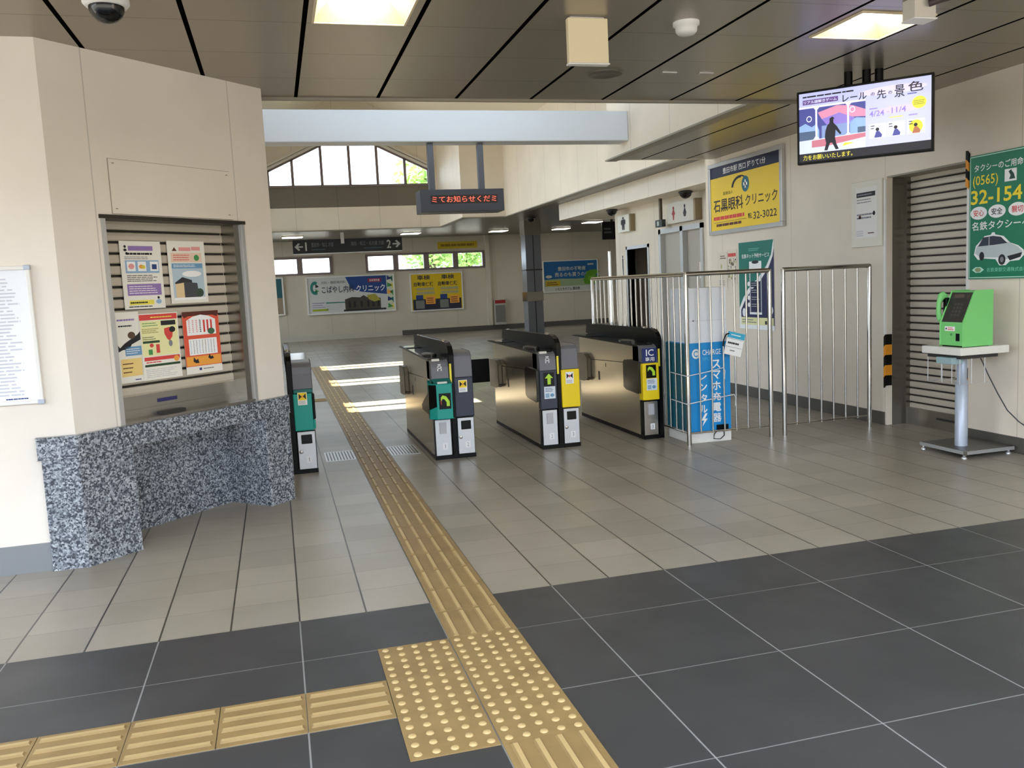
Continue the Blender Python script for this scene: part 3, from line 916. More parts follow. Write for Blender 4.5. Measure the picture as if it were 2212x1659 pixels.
b = MB(); b.rect(fr, .015, .015, .985, .985, mat('sheet_white', (240, 242, 248), 0.4), 0.004)
b.lines(fr, .06, .06, .93, .92, 34, mat('print_faint', (200, 203, 214)), 0.0052, .42, 77, .08)
b.lines(fr, .80, .035, .95, .05, 1, DBL, 0.0052, .6, 78)
b.build('sheet', root)

# ================================================================== TICKET GATES
YF = 7.28
M_TEALD = mat('teal_dark', (18, 108, 104), 0.4)
M_LCDBLK = mat('display_black', (9, 11, 9), 0.25, spec=0.25)
M_ARROW = emis('arrow_green', (140, 176, 44), 0.25)
M_ARROWR = emis('arrow_red', (130, 34, 26), 0.15)
M_STRIPE = mat('strip_yellow', (250, 232, 70), 0.4)
M_SILV = mat('silver_panel', (214, 216, 222), 0.38, 0.35)
M_HOUS = mat('flap_housing', (104, 96, 84), 0.3, 0.7)
M_BODY = mat('gate_steel', (226, 217, 200), 0.21, 0.93)
def plane_front(x0, x1, z0, z1, y):
    return fr_front(x0, x1, y, z0, z1)
def number_label(b, xc, zc, n, y):
    fr = plane_front(xc - 0.022, xc + 0.022, zc - 0.028, zc + 0.028, y)
    b.rect(fr, 0, 0, 1, 1, mat('label_white', (238, 238, 242)), 0.0006)
    b.text(fr, n, *((.45, .2, .57, .8) if n == '1' else (.32, .2, .68, .8)), GRY, 0.0012)
def arrow(b, fr, kind, m, d):
    if kind == 'up':
        b.poly(fr, [(.5, .92), (.88, .58), (.66, .58), (.66, .12), (.36, .12), (.36, .58), (.12, .58)], m, d)
    else:
        b.poly(fr, [(.30, .88), (.62, .80), (.88, .48), (.88, .18), (.62, .18), (.62, .44), (.46, .62), (.30, .66), (.16, .5), (.16, .74)], m, d)
def warn(b, xc, zc, y, w=0.075, h=0.105, yellow=True):
    fr = plane_front(xc - w / 2, xc + w / 2, zc - h / 2, zc + h / 2, y)
    b.rect(fr, 0, 0, 1, 1, WHT, 0.0006)
    b.rect(fr, .06, .38, .94, .96, M_YEL if yellow else WHT, 0.0012)
    b.poly(fr, [(.12, .9), (.45, .68), (.12, .44)], INK, 0.0018)
    b.poly(fr, [(.88, .9), (.55, .68), (.88, .44)], INK, 0.0018)
    b.ell(fr, .5, .66, .1, .12, ORG if yellow else RED, 0.0024)
    b.lines(fr, .1, .06, .9, .34, 3, GRY, 0.0012, .35, 61)
def info(b, x0, x1, z0, z1, y):
    fr = plane_front(x0, x1, z0, z1, y)
    b.rect(fr, 0, 0, 1, 1, mat('sticker_pale', (226, 236, 246)), 0.0006)
    b.lines(fr, .1, .55, .9, .92, 3, DBL, 0.0012, .35, 62)
    b.rect(fr, .1, .1, .45, .45, BLU, 0.0012); b.ell(fr, .7, .28, .18, .14, SKYB, 0.0012)

def gate(x0, label, left, right, nl=None, nr=None, flap=False):
    """LEFT / RIGHT: None or a dict that says what the module on that side of the black spine carries"""
    xl0, xl1 = x0, x0 + 0.153
    xs0, xs1 = x0 + 0.157, x0 + 0.202
    xr0, xr1 = x0 + 0.197, x0 + 0.357
    xmin = xl0 if left else xs0
    xmax = xr1 if right else xs1
    root = thing('ticket_gate', label, 'ticket gate', ((xmin + xmax) / 2, 8.1, 0), 'ticket gates across the hall')
    # kick plinth
    b = MB(); b.box(xmin, xmax, YF, 8.96, 0, 0.035, M_BLACK); b.build('plinth', root)
    # stainless body
    b = MB()
    if left:
        b.yz([(YF + 0.075, 0.035), (YF + 0.075, 0.845), (8.95, 0.872), (8.95, 0.035)], xl0, xs0 + 0.01, M_BODY)
        b.yz([(8.60, 0.645), (8.60, 0.650), (7.64, 0.686), (7.64, 0.681)], xl0 - 0.0015, xl0, M_DARK)
        b.box(xl0 - 0.002, xl0, 8.36, 8.40, 0.45, 0.54, M_DARK); b.box(xl0 - 0.002, xl0, 8.18, 8.19, 0.60, 0.64, M_DARK)
    if right:
        b.yz([(YF + 0.075, 0.035), (YF + 0.075, 0.845), (8.95, 0.872), (8.95, 0.035)], xs1 - 0.01, xr1, M_BODY)
    b.build('body', root, bevel=0.004)
    # black glass deck with rear nose
    b = MB(); b.yz([(YF + 0.07, 0.848), (YF + 0.11, 0.866), (8.98, 0.890), (9.22, 0.872), (8.95, 0.868)], xmin - 0.004, xmax + 0.004, M_GLOSSBLACK); b.build('deck', root)
    if left:
        b = MB(); b.yz([(8.62, 0.8875), (9.19, 0.877), (9.19, 0.881), (8.62, 0.8905)], xl0 + 0.004, xs0 - 0.004, mat('deck_sky_sheen', (120, 128, 136), 0.06, 0.6)); b.build('deck_sky_sheen', root)  # paler strip paints the sky's reflection on the deck tail
    # black spine: an arch from the tail to the floor in front
    b = MB()
    b.yz([(YF + 0.003, 0.0), (YF + 0.003, 0.895), (YF + 0.02, 0.938), (YF + 0.06, 0.972), (YF + 0.15, 0.998), (9.13, 0.990), (9.16, 0.905), (9.06, 0.88), (7.75, 0.86), (7.5, 0.0)], xs0, xs1, M_BLACK)
    sp = b.build('spine', root, bevel=0.006)
    b = MB(); b.lathe(((xs0 + xs1) / 2, 7.60, 0.996), [(0.022, -0.01), (0.022, 0.008), (0.016, 0.018), (0.002, 0.022)], M_CHROME, 16); b.build('sensor_dome', sp)
    b = MB(); b.lathe(((xs0 + xs1) / 2, 8.98, 0.985), [(0.018, -0.01), (0.018, 0.008), (0.012, 0.016), (0.002, 0.019)], M_CHROME, 16); b.build('sensor_dome', sp)
    if left:
        b = MB(); b.box(xs0 + 0.002, xs0 + 0.020, YF - 0.006, YF + 0.01, 0.665, 0.825, M_STRIPE); b.build('light_strip', sp, bevel=0.002)
    for side, q, xa, xb, num in (('l', left, xl0, xl1, nl), ('r', right, xr0, xr1, nr)):
        if not q:
            continue
        top = 0.856 if side == 'l' else 0.916
        # oval card reader on the deck
        b = MB()
        xc = (xa + xb) / 2
        ring = [(xc + 0.062 * math.cos(a), 7.78 + 0.17 * math.sin(a)) for a in [2 * math.pi * k / 28 for k in range(28)]]
        b.xy(ring, 0.868, 0.886, mat('reader_pad', (66, 62, 58), 0.22))
        ring = [(xc + 0.045 * math.cos(a), 7.78 + 0.13 * math.sin(a)) for a in [2 * math.pi * k / 28 for k in range(28)]]
        b.xy(ring, 0.886, 0.890, mat('reader_face', (120, 112, 104), 0.25))
        b.build('card_reader', root)
        # cap
        b = MB()
        if side == 'l':
            b.yz([(YF + 0.004, 0.70), (YF + 0.010, 0.80), (YF + 0.025, 0.838), (YF + 0.06, top), (YF + 0.20, top + 0.008), (YF + 0.20, 0.70)], xa, xb, M_GREYCAP)
        else:
            b.yz([(YF + 0.004, 0.70), (YF + 0.008, 0.83), (YF + 0.020, 0.880), (YF + 0.05, 0.908), (YF + 0.10, top), (YF + 0.42, top), (YF + 0.50, 0.875), (YF + 0.50, 0.70)], xa, xb, M_GREYCAP)
        cap = b.build('cap', root, bevel=0.006)
        if side == 'l' and q.get('ic'):
            b = MB(); fr = plane_front(xa + 0.006, xb - 0.006, 0.705, 0.835, YF + 0.003)
            b.rect(fr, 0, 0, 1, 1, mat('ic_navy', (26, 44, 112)), 0.001); b.text(fr, 'IC', .26, .46, .80, .92, WHT, 0.002, 0.012); b.text(fr, '専用', .2, .08, .84, .38, WHT, 0.002, 0.012); b.build('lane_sign', cap)
        elif side == 'l':
            b = MB(); fr = plane_front(xa + 0.052, xa + 0.100, 0.768, 0.826, YF + 0.008)
            b.rect(fr, .2, .88, .8, 1, WHT, 0.001); b.rect(fr, .1, .0, .28, .8, WHT, 0.001); b.rect(fr, .72, .0, .9, .8, WHT, 0.001); b.rect(fr, .1, .68, .9, .8, WHT, 0.001); b.rect(fr, .1, .3, .9, .42, WHT, 0.001)
            b.build('train_mark', cap)
            b = MB(); b.box(xa + 0.02, xa + 0.085, YF + 0.045, YF + 0.075, 0.850, 0.868, M_WHITE); b.build('top_label', cap)
        # middle panel
        b = MB()
        zc0, zc1 = 0.358, 0.700
        if q['mid'] == 'teal_tray':
            b.xy([(xa + 0.026, 7.215), (xb + 0.010, 7.215), (xb + 0.010, 7.33), (xa - 0.030, 7.33), (xa - 0.030, 7.275)], 0.362, 0.665, M_TEAL)
            b.add([(xa - 0.0305, 7.2735, 0.44), (xa + 0.0245, 7.2150, 0.47), (xa + 0.0245, 7.2150, 0.655), (xa - 0.0305, 7.2735, 0.655)], [(0, 1, 2, 3)], M_BLACK)
            b.prism([(xa + 0.026, 7.225, 0.665), (xb + 0.012, 7.225, 0.665), (xb, YF + 0.004, 0.70), (xa, YF + 0.004, 0.70)], (0, 0.05, 0), M_TEALD)
        elif q['mid'] == 'yellow':
            b.box(xa - 0.003, xb + 0.006, YF - 0.018, YF + 0.075, zc0 + 0.004, zc1, M_YEL)
        elif q['mid'] == 'teal':
            b.box(xa - 0.002, xb - 0.012, YF - 0.014, YF + 0.075, zc0, zc1 - 0.035, M_TEAL)
            b.box(xa, xb, YF + 0.002, YF + 0.075, zc1 - 0.035, zc1, M_TEALD)
            b.box(xb - 0.014, xb + 0.010, YF - 0.004, YF + 0.08, zc0 + 0.09, zc1 - 0.04, M_BLACK)
            b.box(xb - 0.014, xb + 0.006, YF - 0.010, YF + 0.08, zc0 + 0.01, zc0 + 0.09, M_TEAL)
        else:
            b.box(xa - 0.002, xb + 0.002, YF - 0.006, YF + 0.075, zc0, zc1, M_NAVY)
        mid = b.build('front_panel', root, bevel=0.008)
        if q['mid'] == 'teal_tray':
            b = MB(); fr = plane_front(xa + 0.044, xb - 0.006, 0.447, 0.582, 7.214); b.rect(fr, 0, 0, 1, 1, M_LCDBLK, 0.001); arrow(b, fr, 'bend', M_ARROW, 0.002); b.arc(fr, .42, .45, .3, .3, .3, 90, 220, M_ARROWR, 0.0016); b.build('display', mid)
            b = MB(); b.box(xa + 0.04, xb - 0.03, 7.22, 7.25, 0.664, 0.680, M_WHITE); b.build('tray_label', mid)
            b = MB(); b.yz([(7.285, 0.66), (7.33, 0.69), (7.33, 0.36), (7.285, 0.36)], xa - 0.031, xa, M_TEALD)
            b.yz([(7.26, 0.60), (7.67, 0.44), (7.64, 0.405), (7.30, 0.40)], xa - 0.032, xa - 0.001, M_BLACK)
            b.yz([(7.30, 0.655), (7.68, 0.685), (7.72, 0.60), (7.70, 0.46), (7.33, 0.60)], xa - 0.020, xa - 0.001, M_BODY)
            b.build('tray_housing', mid, bevel=0.003)
        elif q['mid'] == 'yellow_display':
            pass
        if q.get('disp'):
            yy = YF - 0.019 if q['mid'] == 'yellow' else YF - 0.007
            b = MB(); fr = plane_front(xa + 0.030, xb - 0.024, 0.565, 0.685, yy); b.rect(fr, 0, 0, 1, 1, M_LCDBLK, 0.001); arrow(b, fr, q['disp'], M_ARROW, 0.002); b.build('display', mid)
            b = MB(); info(b, xa + 0.032, xb - 0.018, 0.452, 0.560, yy); b.build('sticker', mid)
        if q.get('warn'):
            yy = {'yellow': YF - 0.019, 'teal': YF - 0.0145}.get(q['mid'], YF - 0.0065)
            b = MB(); warn(b, (xa + xb) / 2 - 0.008, 0.625, yy, yellow=q['mid'] != 'yellow'); b.build('sticker', mid)
        # lower panel
        b = MB()
        b.box(xa + 0.004, xb - 0.004, YF + 0.006, YF + 0.07, 0.035, zc0 - 0.006, M_BLACK)
        m_low = M_STEEL if q.get('ic') else M_SILV
        b.box(xa + 0.010, xb - 0.008, YF + 0.000, YF + 0.02, 0.036, zc0 - 0.010, m_low)
        low = b.build('lower_panel', root, bevel=0.003)
        xc = (xa + xb) / 2
        if q.get('coin'):
            b = MB(); b.box(xc - 0.042, xc + 0.048, YF - 0.004, YF + 0.01, 0.246, 0.325, M_LCDBLK); b.build('coin_window', low, bevel=0.008)
            b = MB(); b.lathe((xc - 0.048, YF - 0.001, 0.182), [(0.015, 0.004), (0.015, -0.005), (0.010, -0.007), (0.001, -0.007)], M_CHROME, 16, 'y'); b.build('lock', low)
        else:
            b = MB()
            fr = plane_front(xa + 0.045, xb - 0.045, 0.225, 0.325, YF - 0.0005)
            b.rect(fr, 0, 0, 1, 1, mat('vent_grey', (186, 186, 192), 0.5), 0.0006)
            for k in range(9):
                b.rect(fr, 0, .05 + .1 * k, .12, .09 + .1 * k, GRY, 0.0012)
            b.build('vent', low)
        if num:
            b = MB(); number_label(b, xc + 0.012, 0.115, num, YF - 0.0006); b.build('number_label', low)
    if left:
        # flap housing at the tail
        b = MB(); b.yz([(8.62, 0.45), (8.62, 0.655), (8.72, 0.700), (8.95, 0.690), (8.95, 0.415), (8.70, 0.420)], xl0 - 0.045, xl0, M_HOUS); b.build('flap_housing', root, bevel=0.008)
        if left['mid'] != 'teal_tray':
            b = MB(); b.yz([(YF + 0.03, 0.425), (YF + 0.03, 0.705), (7.62, 0.712), (7.655, 0.69), (7.655, 0.46), (7.60, 0.44)], xl0 - 0.030, xl0, mat('ticket_slot', (38, 34, 30), 0.18)); b.build('reader_block', root, bevel=0.006)
    if flap:
        b = MB(); b.box(xr1, xr1 + 0.52, 8.79, 8.815, 0.47, 0.715, mat('flap_black', (7, 7, 8), 0.55, spec=0.2)); b.build('flap', root, bevel=0.008)
    return root

gate(-0.110, 'leftmost ticket gate, half hidden by the booth, with one teal panel', None, dict(mid='teal', warn=1, coin=1), None, '1')
gate(1.235, 'ticket gate with a teal ticket tray and navy panel beside the tactile strip', dict(mid='teal_tray'), dict(mid='navy', warn=1, coin=1), '1', '2', flap=True)
gate(2.200, 'middle ticket gate with a navy arrow panel and a plain yellow panel', dict(mid='navy', disp='up'), dict(mid='yellow', warn=1, coin=1), '2', '3')
gate(3.172, 'rightmost ticket gate with the blue IC sign and yellow arrow panel, next to the railing', dict(mid='yellow', disp='bend', ic=1), None, '3', None)

# ================================================================== RAILINGS
RR, RB = 0.020, 0.0085
def rail_span(root, a, c, n, h=1.485, zb=0.105):
    a, c = Vector(a), Vector(c)
    b = MB(); b.tube([a + Vector((0, 0, h)), c + Vector((0, 0, h))], RR, M_CHROME, 16); b.build('top_rail', root)
    b = MB(); b.tube([a + Vector((0, 0, zb)), c + Vector((0, 0, zb))], RB, M_CHROME, 10); b.build('bottom_rail', root)
    for k in range(1, n + 1):
        q = a + (c - a) * (k / (n + 1))
        b = MB(); b.tube([q + Vector((0, 0, zb - 0.012)), q + Vector((0, 0, h))], RB, M_CHROME, 10); b.build('bar', root)
def post(root, p, h=1.485):
    p = Vector(p)
    b = MB(); b.tube([p, p + Vector((0, 0, h - 0.006)), p + Vector((0, 0, h + 0.012))], [RR, RR, RR * 0.8], M_CHROME, 16); b.build('post', root)
A_, B_, C_ = (3.404, 9.10, 0), (3.404, 6.835, 0), (4.212, 6.835, 0)
root = thing('steel_railing', 'L-shaped polished steel railing round the charger stand, right of the gates', 'railing', (3.8, 6.9, 0), 'steel railings beside the gates')
for p in (A_, B_, C_):
    post(root, p)
rail_span(root, A_, B_, 18)
rail_span(root, B_, C_, 6)
root = thing('steel_railing', 'straight polished steel railing between the L-shaped one and the right wall', 'railing', (4.8, 6.83, 0), 'steel railings beside the gates')
A_, B_ = (4.345, 6.83, 0), (5.235, 6.83, 0)
post(root, A_); post(root, B_)
rail_span(root, A_, B_, 6)

# phone charger rental stand inside the railing
M_CHB = mat('charger_blue', (16, 148, 222), 0.45)
root = thing('charger_stand', 'blue and white phone charger rental stand standing behind the corner railing', 'charger stand', (3.62, 7.1, 0))
CHY = 6.875
b = MB(); b.box(3.440, 3.835, CHY, 7.32, 0.0, 0.105, M_WHITE); b.build('base', root, bevel=0.004)
b = MB(); b.box(3.440, 3.835, CHY + 0.002, 7.32, 0.105, 0.885, M_CHB)
b.box(3.4245, 3.4405, CHY + 0.01, 7.31, 0.11, 0.88, mat('charger_teal', (12, 96, 118), 0.45))
fr = fr_front(3.440, 3.835, CHY + 0.001, 0.105, 0.885)
DD = 0.0012
b.ell(fr, .17, .88, .10, .055, WHT, DD); b.arc(fr, .17, .88, .06, .034, .35, 40, 320, M_CHB, DD + .0006)
b.text(fr, 'CHARGE', .32, .86, .78, .92, WHT, DD, 0.01); b.text(fr, 'SPOT', .32, .80, .6, .835, mat('print_cyan', (90, 190, 236)), DD)
for k, ch in enumerate('スマホ充電器'):
    b.text(fr, ch, .55, .70 - .122 * k, .76, .80 - .122 * k, WHT, DD, 0.022)
for k, ch in enumerate('レンタル'):
    b.text(fr, ch, .24, .58 - .125 * k, .42, .67 - .125 * k, WHT, DD, 0.022)
b.poly(fr, [(.36, .20), (.26, .12), (.33, .12), (.28, .05), (.42, .14), (.35, .14), (.42, .20)], WHT, DD)
b.build('banner_body', root)
b = MB(); b.box(3.455, 3.81, CHY + 0.006, 7.25, 0.885, 1.362, mat('charger_white', (236, 240, 248), 0.3)); b.box(3.4545, 3.8105, CHY + 0.0055, CHY + 0.01, 1.075, 1.079, LGR); b.lathe((3.49, CHY + 0.006, 1.08), [(0.008, 0.001), (0.008, -0.002)], GRY, 12, 'y'); b.build('cabinet', root, bevel=0.004)
b = MB(); b.tube([(3.70, CHY - 0.004, 0.105), (3.66, CHY - 0.012, 0.07), (3.655, CHY - 0.010, 0.03), (3.72, CHY - 0.012, 0.022), (3.76, CHY - 0.008, 0.05), (3.76, CHY - 0.006, 0.11)], 0.004, M_BLACK, 8)
b.box(3.69, 3.80, CHY - 0.014, CHY + 0.002, 0.105, 0.150, M_BLACK); b.build('power_cord', root)
# swing tag and the white cords tied round the railing
b = MB()
a = math.radians(-15)
fr = Fr((3.735, 6.806, 0.785), (math.cos(a), -0.04, math.sin(a)), (-math.sin(a), 0, math.cos(a)), (0, -1, 0), 0.165, 0.20)
b.fbox(fr, 0, 0, 1, 1, 0, 0.002, WHT); b.rect(fr, 0, .74, 1, 1, mat('tag_blue', (58, 180, 220)), .0026); b.lines(fr, .2, .84, .8, .92, 1, WHT, .0032, .5, 80); b.lines(fr, .1, .44, .85, .6, 1, INK, .0026, .5, 81)
b.rect(fr, 0, .70, .96, .715, GRY, .0026); b.rect(fr, 0, .34, .96, .355, GRY, .0026); b.lines(fr, .3, .15, .6, .25, 1, GRY, .0026, .5, 82)
b.tube([fr.p(.05, .9, .003), fr.p(-.12, .84, .012), fr.p(-.2, .6, .012), fr.p(-.14, .3, .006)], 0.006, M_BLACK, 8)
tag(b.build('swing_tag', origin=(3.8, 6.8, 0.85)), 'tilted blue and white tag hanging on the front bars of the corner railing', 'tag')
M_CORD = mat('white_cord', (220, 222, 226), 0.6)
for z, x1, lab in ((0.62, 3.74, 'upper white cord tied across the bars of the corner railing'), (0.375, 3.84, 'lower white cord tied across the bars of the corner railing')):
    b = MB()
    b.tube([(3.380, 7.12, z), (3.378, 6.95, z - 0.005), (3.380, 6.810, z - 0.01), (3.5, 6.815, z + 0.004), (3.6, 6.818, z + 0.016), (x1, 6.82, z + 0.04)], 0.0042, M_CORD, 8)
    b.tube([(x1, 6.82, z + 0.04), (x1 + 0.012, 6.816, z + 0.01), (x1 + 0.006, 6.816, z - 0.06)], 0.0035, M_CORD, 8)
    tag(b.build('tie_cord', origin=(3.4, 6.82, z)), lab, 'cord', 'white cords on the railing')
# ================================================================== RIGHT WALL
# doorway shutter
RW = Fr((5.65, 6.83, 0), (0, -1, 0), (0, 0, 1), (-1, 0, 0))
root = thing('roller_shutter', 'closed beige roller shutter filling the doorway behind the green phone', 'shutter', (5.6, 6.35, 0))
b = MB(); slats(b, RW, 0.0, 0.95, 0.16, 2.277, 0.0); b.build('shutter_curtain', root)
b = MB(); b.fbox(RW, 0.0, 0.0, 0.95, 0.16, -0.02, 0.022, M_STEEL); b.fbox(RW, 0.40, 0.085, 0.62, 0.105, 0.022, 0.026, M_DARK); b.build('bottom_bar', root)
b = MB(); b.box(5.48, 5.665, 6.822, 6.836, 0, 2.277, mat('rail_steel', (128, 122, 114), 0.3, 0.9)); b.box(5.60, 5.665, 6.79, 6.822, 0, 2.277, mat('rail_steel')); b.build('guide_rail', root)
b = MB(); b.box(5.48, 5.665, 5.864, 5.876, 0, 2.277, mat('rail_steel')); b.box(5.60, 5.665, 5.876, 5.905, 0, 2.277, mat('rail_steel')); b.build('guide_rail', root)
b = MB(); b.box(5.424, 5.665, 5.885, 6.815, 2.262, 2.285, M_TRIM); b.build('lintel', root)
M_OR = mat('tape_orange', (232, 150, 30), 0.5)
def guard(y, z0, z1, n, first, lab, side):
    b = MB()
    h = (z1 - z0) / n
    for k in range(n):
        m_ = (M_OR, M_BLACK)[(k + first) % 2]
        za, zb = z0 + k * h, z0 + (k + 1) * h
        s = 0.012
        # slanting bands wrapped round the corner
        b.prism([(5.404, y - 0.004 * side, za - s), (5.404, y + 0.018 * side, za + s), (5.404, y + 0.018 * side, zb + s), (5.404, y - 0.004 * side, zb - s)], (0.014, 0, 0), m_)
        b.prism([(5.404, y + 0.018 * side, za + s), (5.47, y + 0.018 * side, za + s), (5.47, y + 0.018 * side, zb + s), (5.404, y + 0.018 * side, zb + s)], (0, 0.010 * side, 0), m_)
    tag(b.build('corner_guard', origin=(5.41, y, (z0 + z1) / 2)), lab, 'corner guard', 'orange and black corner guards at the doorway')
guard(6.848, 0.36, 0.835, 5, 1, 'orange and black corner guard low on the far edge of the shutter doorway', -1)
guard(5.852, 2.06, 2.34, 4, 0, 'orange and black corner guard at the top of the doorway, beside the green sign', 1)
guard(5.852, 0.20, 0.62, 5, 1, 'orange and black corner guard low behind the phone stand pole', 1)
b = MB(); b.box(5.408, 5.42, 5.842, 5.868, 0.62, 2.06, M_WHITE); b.box(5.408, 5.42, 6.834, 6.856, 0.85, 2.25, M_WHITE); struct(b, 'trim_3')

# yellow eye clinic sign
root = thing('clinic_sign', 'yellow framed clinic advertisement with a navy title band on the right wall', 'sign', (5.40, 9.28, 1.96))
fr = fr_right(5.385, 10.10, 8.45, 1.96, 2.83)
b = MB(); f1 = Fr(fr.O, fr.U, fr.V, fr.N); w, h, k = 1.65, 0.87, 0.05
for u0, v0, u1, v1 in ((0, 0, w, k), (0, h - k, w, h), (0, k, k, h - k), (w - k, k, w, h - k)):
    b.fbox(f1, u0, v0, u1, v1, -0.034, 0.012, M_ALU)
b.build('frame', root, bevel=0.004)
b = MB(); M_SY = mat('sign_yellow', (252, 214, 60), 0.35); M_SN = mat('sign_navy', (24, 32, 68), 0.35)
b.fbox(fr, .03, .055, .97, .945, -0.030, 0.0, M_SY)
D = 0.0012
b.rect(fr, .03, .79, .97, .945, M_SN, D)
b.text(fr, '豊田市駅 西口 降りて1分', .22, .825, .80, .91, WHT, D + .001, 0.012)
b.arc(fr, .46, .60, .12, .155, .22, 80, 175, INK, D); b.arc(fr, .46, .60, .12, .155, .12, 40, 82, INK, D)
b.ell(fr, .535, .625, .05, .105, mat('logo_teal', (30, 104, 122)), D + .001)
b.rect(fr, .527, .57, .543, .68, WHT, D + .002); b.rect(fr, .508, .605, .562, .645, WHT, D + .002)
b.text(fr, '医療法人', .22, .535, .36, .58, INK, D)
b.text(fr, '石黒眼科', .07, .31, .50, .49, mat('sign_brown', (50, 32, 34)), D, 0.016)
b.text(fr, 'クリニック', .53, .33, .94, .475, mat('sign_brown'), D, 0.012)
b.lines(fr, .07, .195, .52, .255, 1, RED, D, .8, 90, .05); b.rect(fr, .07, .165, .54, .17, INK, D); b.lines(fr, .11, .105, .48, .15, 1, BRN, D, .8, 91, .1)
b.text(fr, '℡', .565, .16, .62, .225, INK, D); b.text(fr, '32-3022', .635, .14, .93, .235, INK, D, 0.006)
b.build('panel', root)

# net reservation poster, two small notices, white notice board
b = MB(); fr = fr_right(5.418, 9.45, 8.69, 0.81, 1.83)
M_PT = mat('poster_teal', (22, 122, 110), 0.4); M_PN = mat('poster_navy', (30, 36, 84), 0.4)
b.fbox(fr, 0, 0, 1, 1, 0, 0.003, WHT)
b.poly(fr, [(0, 1), (.99, 1), (.93, .84), (.80, .72), (.55, .58), (.30, .48), (.12, .36), (0, .24)], M_PT, .0036)
b.poly(fr, [(1, .90), (.97, .82), (.86, .70), (.60, .54), (.34, .44), (.16, .32), (.05, .22), (.05, .05), (1, .05)], M_PN, .0036)
b.text(fr, '名鉄ネット予約サービス', .09, .815, .88, .865, WHT, .0044, 0.012); b.lines(fr, .3, .89, .64, .93, 2, mat('print_mint', (120, 200, 180)), .0044, .35, 92)
b.rect(fr, .31, .66, .66, .775, WHT, .0046); b.ell(fr, .485, .765, .10, .018, INK, .0052); b.rect(fr, .31, .17, .345, .68, LGR, .0044); b.rect(fr, .635, .17, .66, .68, LGR, .0044); b.rect(fr, .31, .17, .66, .195, WHT, .0046)
for v in (.52, .44, .36, .28):
    b.rect(fr, .35, v - .04, .63, v + .026, M_SN, .0046); b.lines(fr, .37, v - .03, .6, v + .02, 2, LGR, .0052, .3, int(v * 100)); b.ell(fr, .29, v, .04, .026, WHT, .0052)
b.ell(fr, .9, .22, .07, .05, WHT, .0044); b.ell(fr, .14, .19, .05, .05, WHT, .0044)
b.rect(fr, .05, .05, .98, .135, PYL, .0044); b.lines(fr, .08, .065, .5, .12, 2, GRY, .005, .4, 93); b.rect(fr, .74, .06, .8, .1, INK, .005)
tag(b.build('poster', origin=(5.41, 9.07, 1.3)), 'tall teal and navy poster with a phone picture on the right wall', 'poster')
b = MB(); fr = fr_right(5.418, 9.72, 9.50, 1.34, 1.76)
b.fbox(fr, 0, 0, 1, 1, 0, 0.002, mat('notice_cream', (226, 214, 196), 0.6)); b.lines(fr, .06, .78, .94, .92, 1, RED, .003, .7, 94, .05)
q = random.Random(5)
for k in range(46):
    b.ell(fr, q.uniform(.1, .9), q.uniform(.08, .74), q.uniform(.02, .07), q.uniform(.015, .04), (INK, BRN, GRY, mat('print_olive'))[k % 4], .0028 + .0002 * (k % 5), 10)
tag(b.build('notice', origin=(5.41, 9.6, 1.55)), 'small notice with a dense speckled picture, left of the teal poster', 'notice')
b = MB(); fr = fr_right(5.418, 9.98, 9.73, 1.30, 1.74)
b.fbox(fr, 0, 0, 1, 1, 0, 0.002, mat('notice_cream')); b.lines(fr, .3, .80, .9, .92, 2, BRN, .003, .4, 95); b.ell(fr, .42, .6, .08, .07, mat('print_olive'), .003); b.ell(fr, .42, .34, .07, .06, GRN, .003); b.lines(fr, .2, .06, .8, .22, 3, GRY, .003, .35, 96)
tag(b.build('notice', origin=(5.41, 9.85, 1.5)), 'small plain notice with two round marks, under the left end of the clinic sign', 'notice')
root = thing('notice_board', 'white notice board with a black title bar, left of the shutter doorway', 'notice board', (5.41, 7.08, 1.66))
b = MB(); fr = fr_right(5.396, 7.305, 6.868, 1.66, 2.27); f1 = Fr(fr.O, fr.U, fr.V, fr.N); b.fbox(f1, 0, 0, .437, .61, -0.024, 0.0, mat('board_white', (228, 222, 208), 0.4)); b.build('board', root, bevel=0.004)
b = MB(); b.rect(fr, .17, .14, .86, .90, mat('sheet_pale', (234, 230, 226), 0.6), .001); b.rect(fr, .19, .76, .80, .83, INK, .0018); b.lines(fr, .22, .775, .72, .815, 1, GRY, .0024, .5, 97)
b.lines(fr, .2, .66, .7, .74, 2, GRY, .0018, .35, 98); b.lines(fr, .2, .42, .82, .52, 2, GRY, .0018, .5, 99); b.ell(fr, .3, .46, .04, .03, BRN, .0018, 10); b.ell(fr, .76, .5, .04, .035, INK, .0018, 10); b.lines(fr, .18, .16, .42, .26, 3, LGR, .0018, .5, 100); b.rect(fr, .56, .2, .76, .215, BRN, .0018)
b.build('sheet', root)

# green taxi sign
b = MB(); fr = fr_right(5.402, 5.835, 5.215, 1.335, 2.30)
M_TG = mat('taxi_green', (0, 122, 88), 0.35); M_TB = mat('taxi_border', (190, 236, 216), 0.4); M_TY = mat('taxi_yellow', (252, 226, 40), 0.4)
f1 = Fr(fr.O, fr.U, fr.V, fr.N)
b.fbox(f1, 0, 0, .62, .965, -0.016, 0.0, M_TG)
for u0, v0, u1, v1 in ((.012, .008, .022, .992), (.978, .008, .988, .992), (.012, .008, .988, .015), (.012, .985, .988, .992)):
    b.rect(fr, u0, v0, u1, v1, M_TB, .0012)
b.text(fr, 'タクシーのご用命は', .08, .865, .93, .925, WHT, .0012, 0.01)
b.text(fr, '(0565)', .06, .735, .46, .835, M_TY, .0012, 0.006); b.rect(fr, .56, .755, .74, .85, WHT, .0012); b.poly(fr, [(.63, .77), (.72, .77), (.70, .81), (.67, .83), (.66, .845), (.62, .83), (.65, .80)], mat('taxi_ink', (30, 70, 66)), .002)
